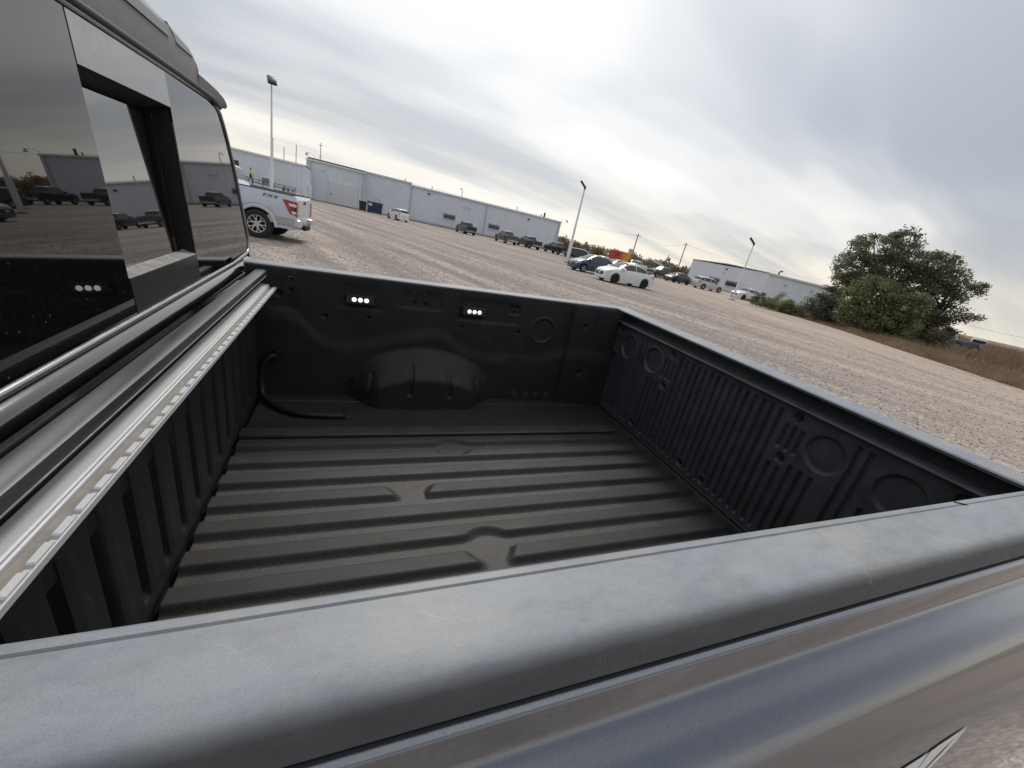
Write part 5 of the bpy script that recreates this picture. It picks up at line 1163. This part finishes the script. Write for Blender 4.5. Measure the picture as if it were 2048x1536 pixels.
def make_tree(name, label, cat, base, ells, nclump, per, size, c_lo, c_hi, seed, trunk_r=.22, spread=.34, limbs=14, tips=None, group=None):
    rng = np.random.RandomState(seed); root = thing(name, label, cat, tuple(base), 0, group)
    cl, cen = cluster(ells, nclump, per, spread, rng); base = np.array(base)
    cols = []
    for q in cl:
        t = rng.uniform(0, 1); cols.append(np.clip(np.array(c_lo) + (np.array(c_hi) - np.array(c_lo)) * np.clip(t + rng.normal(size=(len(q), 1)) * .18, 0, 1.2), .005, 1))
    P = np.concatenate(cl); Cc = np.concatenate(cols); keep = P[:, 2] > .05; P = P[keep]; Cc = Cc[keep]
    link('crown', leaf_mesh('crown', P - base, size, Cc, rng=rng), M_leaf, root)
    m = MB(); top = np.mean([e[0] for e in ells], axis=0) - base; fork = np.array((top[0] * .4, top[1] * .4, max(.6, top[2] * .42)))
    m.tube(bez([(0, 0, -.1), tuple(fork * np.array((.5, .5, .5)) + rng.normal(size=3) * .05), tuple(fork), tuple((fork + top) / 2 + rng.normal(size=3) * .2), tuple(top)], 4), [trunk_r * (1 - .8 * i / 16) for i in range(17)], 8)
    m.build('trunk', M_bark, root, 70)
    lm = MB()
    tg_ = [np.array(cen[i]) - base for i in rng.choice(len(cen), min(limbs, len(cen)), replace=False)] + [np.array(t) - base for t in (tips or [])]
    for t in tg_:
        st_ = fork + (top - fork) * rng.uniform(-.35, .8); mid = (st_ + t) / 2 + rng.normal(size=3) * .25 + np.array((0, 0, .15)); pts_ = bez([tuple(st_), tuple(mid), tuple(t)], 4)
        lm.tube(pts_, [trunk_r * .34 * (1 - .8 * i / 8) + .008 for i in range(9)], 5)
    lm.build('limbs', M_bark, root, 70)
    return root
E3 = lambda s, z, d, rx, ry, rz: (wpos(s, z, d), rx, ry, rz)
DK = (.100, .110, .072); DK2 = (.260, .270, .175)
GT = 'trees beyond the verge'
make_tree('elm_tree', 'tall dark green tree with its crown above the small building roof end', 'tree', wpos(-1.6, 0, .5),
    [E3(-2.2, 6.9, .3, 2.3, 2.0, 1.25), E3(-.9, 7.7, .3, 1.1, 1.2, .95), E3(-3.0, 5.0, 0, 2.2, 2.0, 1.5), E3(-1.0, 5.2, .4, 2.3, 2.1, 1.6), E3(-3.3, 3.2, .5, 1.6, 1.5, 1.2), E3(.4, 6.0, .4, 1.3, 1.4, 1.2)],
    265, 88, .185, DK, DK2, 3, trunk_r=.28, spread=.29, limbs=22, tips=[wpos(-5.1, 5.3, 0), wpos(-4.9, 4.9, 0)], group=GT)
make_tree('elm_tree', 'dark tree with a bare leaning limb reaching right over the field', 'tree', wpos(2.9, 0, 1.2),
    [E3(1.6, 6.3, .8, 1.4, 1.5, 1.2), E3(2.5, 5.6, .9, 1.2, 1.3, 1.1), E3(1.3, 4.5, 1, 1.7, 1.6, 1.4), E3(4.1, 4.9, .9, .90, .9, .62), E3(4.6, 5.1, .8, .5, .6, .4), E3(3.2, 4.4, 1, 1.0, 1.0, .8), E3(3.4, 2.9, 1, 1.35, 1.2, .95), E3(4.6, 3.0, .9, .7, .8, .5), E3(2.9, 1.6, 1, 1.9, 1.4, 1.2), E3(3.4, .9, .8, 1.3, 1.2, .8)],
    235, 80, .185, DK, (.235, .245, .160), 5, trunk_r=.24, spread=.27, limbs=22, tips=[wpos(4.7, 5.2, .8), wpos(4.6, 3.1, .9)], group=GT)
make_tree('leafy_bush', 'bright green rounded bush in front of the two dark trees', 'bush', wpos(-.3, 0, -2.6),
    [E3(-.9, 2.9, -2.6, 2.0, 1.7, 1.75), E3(.9, 2.6, -2.6, 1.7, 1.6, 1.5), E3(-.2, 1.4, -2.8, 2.7, 1.9, 1.3), E3(-1.2, 3.9, -2.5, 1.1, 1.1, .75), E3(1.5, 1.2, -2.5, 1.3, 1.3, 1.0)],
    330, 80, .19, (.095, .118, .060), (.270, .305, .150), 8, trunk_r=.12, spread=.30, limbs=10, group=GT)
make_tree('grey_green_bush', 'grey green bush at the end of the small building wall', 'bush', wpos(-4.4, 0, -.5),
    [E3(-4.4, 1.5, -.5, 1.15, 1.1, 1.05), E3(-3.6, 1.1, -.6, 1.0, 1.0, .9)], 90, 70, .17, (.085, .100, .070), (.20, .22, .16), 9, trunk_r=.08, spread=.26, limbs=6, group=GT)
# bare twigs at the left of the crown
tw = thing('bare_branch', 'leafless grey twigs sticking out left of the tall dark tree', 'branch', tuple(wpos(-4.2, 4.2, .2)))
rng = np.random.RandomState(4); m = MB()
for k in range(14):
    e = np.array((LAT[0] * -rng.uniform(.4, 1.3), LAT[1] * -rng.uniform(.4, 1.3), rng.uniform(.3, 1.5))); m.tube(bez([(0, 0, -.3), tuple(e * .5 + rng.normal(size=3) * .08), tuple(e)], 3), [.03 * (1 - .85 * i / 6) for i in range(7)], 4)
m.build('twigs', pmat('grey_bark', (.16, .14, .13), .9), tw)
# yellow-green sage shrubs at the corner of the verge
for i, (px_, py_, rx, rz, lab) in enumerate(((37.6, 28.6, 1.15, .85, 'pale green rounded sage shrub nearest the white sedan'), (38.6, 27.2, 1.25, 1.15, 'tallest yellow green sage shrub at the verge corner'), (39.3, 26.3, 1.0, .75, 'low grey green sage shrub next to the red grass'))):
    c = np.array((px_ + .9, py_ + .6, rz * .55))
    make_tree('sage_shrub', lab, 'shrub', (px_ + .9, py_ + .6, 0), [(c, rx, rx, rz), (c + np.array((.3, -.4, -.15)), rx * .8, rx * .8, rz * .7)], 60, 110, .10, (.10, .125, .055), (.30, .31, .13) if i == 1 else (.22, .25, .13), 20 + i, trunk_r=.04, spread=.17, limbs=8, group='sage shrubs on the verge')
# dry reddish grass along the verge
def blades(name, P, h, cols, lean, w, rng):
    n = len(P); a = rng.uniform(0, 2 * math.pi, n); side = np.stack([np.cos(a), np.sin(a), np.zeros(n)], 1) * w; ln = rng.normal(size=(n, 2)) * lean
    tip = P + np.stack([ln[:, 0] * h, ln[:, 1] * h, h], 1)
    V = np.stack([P - side, P + side, tip], 1).reshape(-1, 3); me = raw_mesh(name, V, np.arange(3 * n).reshape(n, 3))
    at = me.attributes.new('leafcol', 'FLOAT_COLOR', 'POINT'); cc = np.repeat(np.concatenate([cols, np.ones((n, 1))], 1), 3, axis=0); at.data.foreach_set('color', cc.astype(np.float32).ravel()); return me
def verge_grass():
    rng = np.random.RandomState(12); vp = np.array([(p[0], p[1]) for p in VERGE]); seg = np.linalg.norm(np.diff(vp, axis=0), axis=1); cs = np.concatenate([[0], np.cumsum(seg)])
    n = 90000; t = rng.uniform(0, cs[-1] * .80, n); i = np.clip(np.searchsorted(cs, t) - 1, 0, len(seg) - 1); f = (t - cs[i]) / seg[i]
    base = vp[i] + (vp[i + 1] - vp[i]) * f[:, None]; tan = (vp[i + 1] - vp[i]) / seg[i][:, None]; nor = np.stack([tan[:, 1], -tan[:, 0]], 1)
    off = np.abs(rng.normal(size=n)) * 1.9 - .12; P2 = base + nor * off[:, None]
    cl = np.sin(P2[:, 0] * 1.9 + 2 * np.sin(P2[:, 1] * .8)) * np.sin(P2[:, 1] * 1.5 + P2[:, 0] * .6); h = (.18 + .22 * np.clip(off, 0, 1.6) / 1.6 + .14 * cl) * rng.uniform(.5, 1.4, n); h = np.clip(h, .05, .85)
    A = np.array((.22, .15, .10)); B = np.array((.44, .34, .235)); k = np.clip(.45 + .25 * cl + rng.normal(size=n) * .25, 0, 1)[:, None]; cols = A + (B - A) * k
    P = np.concatenate([P2, np.zeros((n, 1))], 1)
    tag(link('dry_grass', blades('dry_grass', P, h, cols, .35, .012, rng), M_dry), 'strip of reddish dry grass along the edge of the lot', None, kind='stuff')
    # brush over the field further out
    n = 70000; d = rng.uniform(3.5, 120, n) ** 1.0; i = rng.randint(0, int(len(seg) * .72), n); base = vp[i] + (vp[i + 1] - vp[i]) * rng.uniform(0, 1, n)[:, None]
    ax = base * 0 + np.array((.93, .36)); P2 = base + ax * d[:, None] + rng.normal(size=(n, 2)) * np.array((1, 4)) * (d[:, None] / 60)
    cl = np.sin(P2[:, 0] * .5) * np.sin(P2[:, 1] * .43) ; keep = rng.uniform(size=n) < .4 + .6 * (cl > -.1); P2 = P2[keep]; cl = cl[keep]; d = d[keep]; n = len(P2)
    h = (.35 + .25 * cl) * rng.uniform(.5, 1.5, n) * (1 + d / 80); cols = np.array((.17, .115, .08)) + (np.array((.32, .235, .165)) - np.array((.17, .115, .08))) * np.clip(.4 + .3 * cl + rng.normal(size=n) * .3, 0, 1)[:, None]
    tag(link('field_brush', blades('field_brush', np.concatenate([P2, np.zeros((n, 1))], 1), np.clip(h, .1, 1.6), cols, .5, .03, rng), M_dry), 'low brown brush covering the field', None, kind='stuff')
verge_grass()
# far wood behind the lot: one golden brown mass
def far_wood():
    rng = np.random.RandomState(31); out = []; cols = []
    for k in range(420):
        az = rng.uniform(math.radians(22), math.radians(100)); d = rng.uniform(165, 240)      # azimuth from +x
        c = np.array((math.cos(az) * d, math.sin(az) * d, 0)); h = rng.uniform(2.4, 4.9) * (1.2 if rng.uniform() < .12 else 1); w_ = rng.uniform(1.6, 3.4)
        if rng.uniform() < .1: w_ *= .45; h *= 1.25
        n = 130; v_ = rng.normal(size=(n, 3)); v_ /= np.linalg.norm(v_, axis=1, keepdims=True); r_ = rng.uniform(.2, 1, n)[:, None] ** .5
        p = c + v_ * r_ * np.array((w_, w_, h * .52)) + np.array((0, 0, h * .5)); p[:, 2] = np.abs(p[:, 2])
        base = np.array(((.22, .175, .105), (.17, .14, .09), (.24, .18, .10), (.13, .125, .08), (.20, .17, .13))[rng.randint(5)])
        out.append(p); cols.append(np.clip(base * (1 + rng.normal(size=(n, 1)) * .22), .01, 1))
    P = np.concatenate(out); Cc = np.concatenate(cols)
    tag(link('far_wood', leaf_mesh('far_wood', P, .85, Cc, rng=rng), M_leaf), 'distant line of golden brown autumn trees', None, kind='stuff')
far_wood()
rng = np.random.RandomState(33)
for (x, y, h, w_, lab) in ((50.0, 97.5, 3.9, 2.0, 'orange autumn tree at the end of the long building'), (55.5, 101, 3.4, 1.7, 'smaller amber autumn tree beside the orange one')):
    c = np.array((x, y, h * .58)); make_tree('autumn_tree', lab, 'tree', (x, y, 0), [(c, w_, w_, h * .42), (c + np.array((.8, .2, -.4)), w_ * .8, w_ * .8, h * .32)], 60, 50, .32, (.21, .155, .075), (.36, .27, .13), int(x), trunk_r=.12, spread=.4, limbs=6, group='autumn trees by the long building')
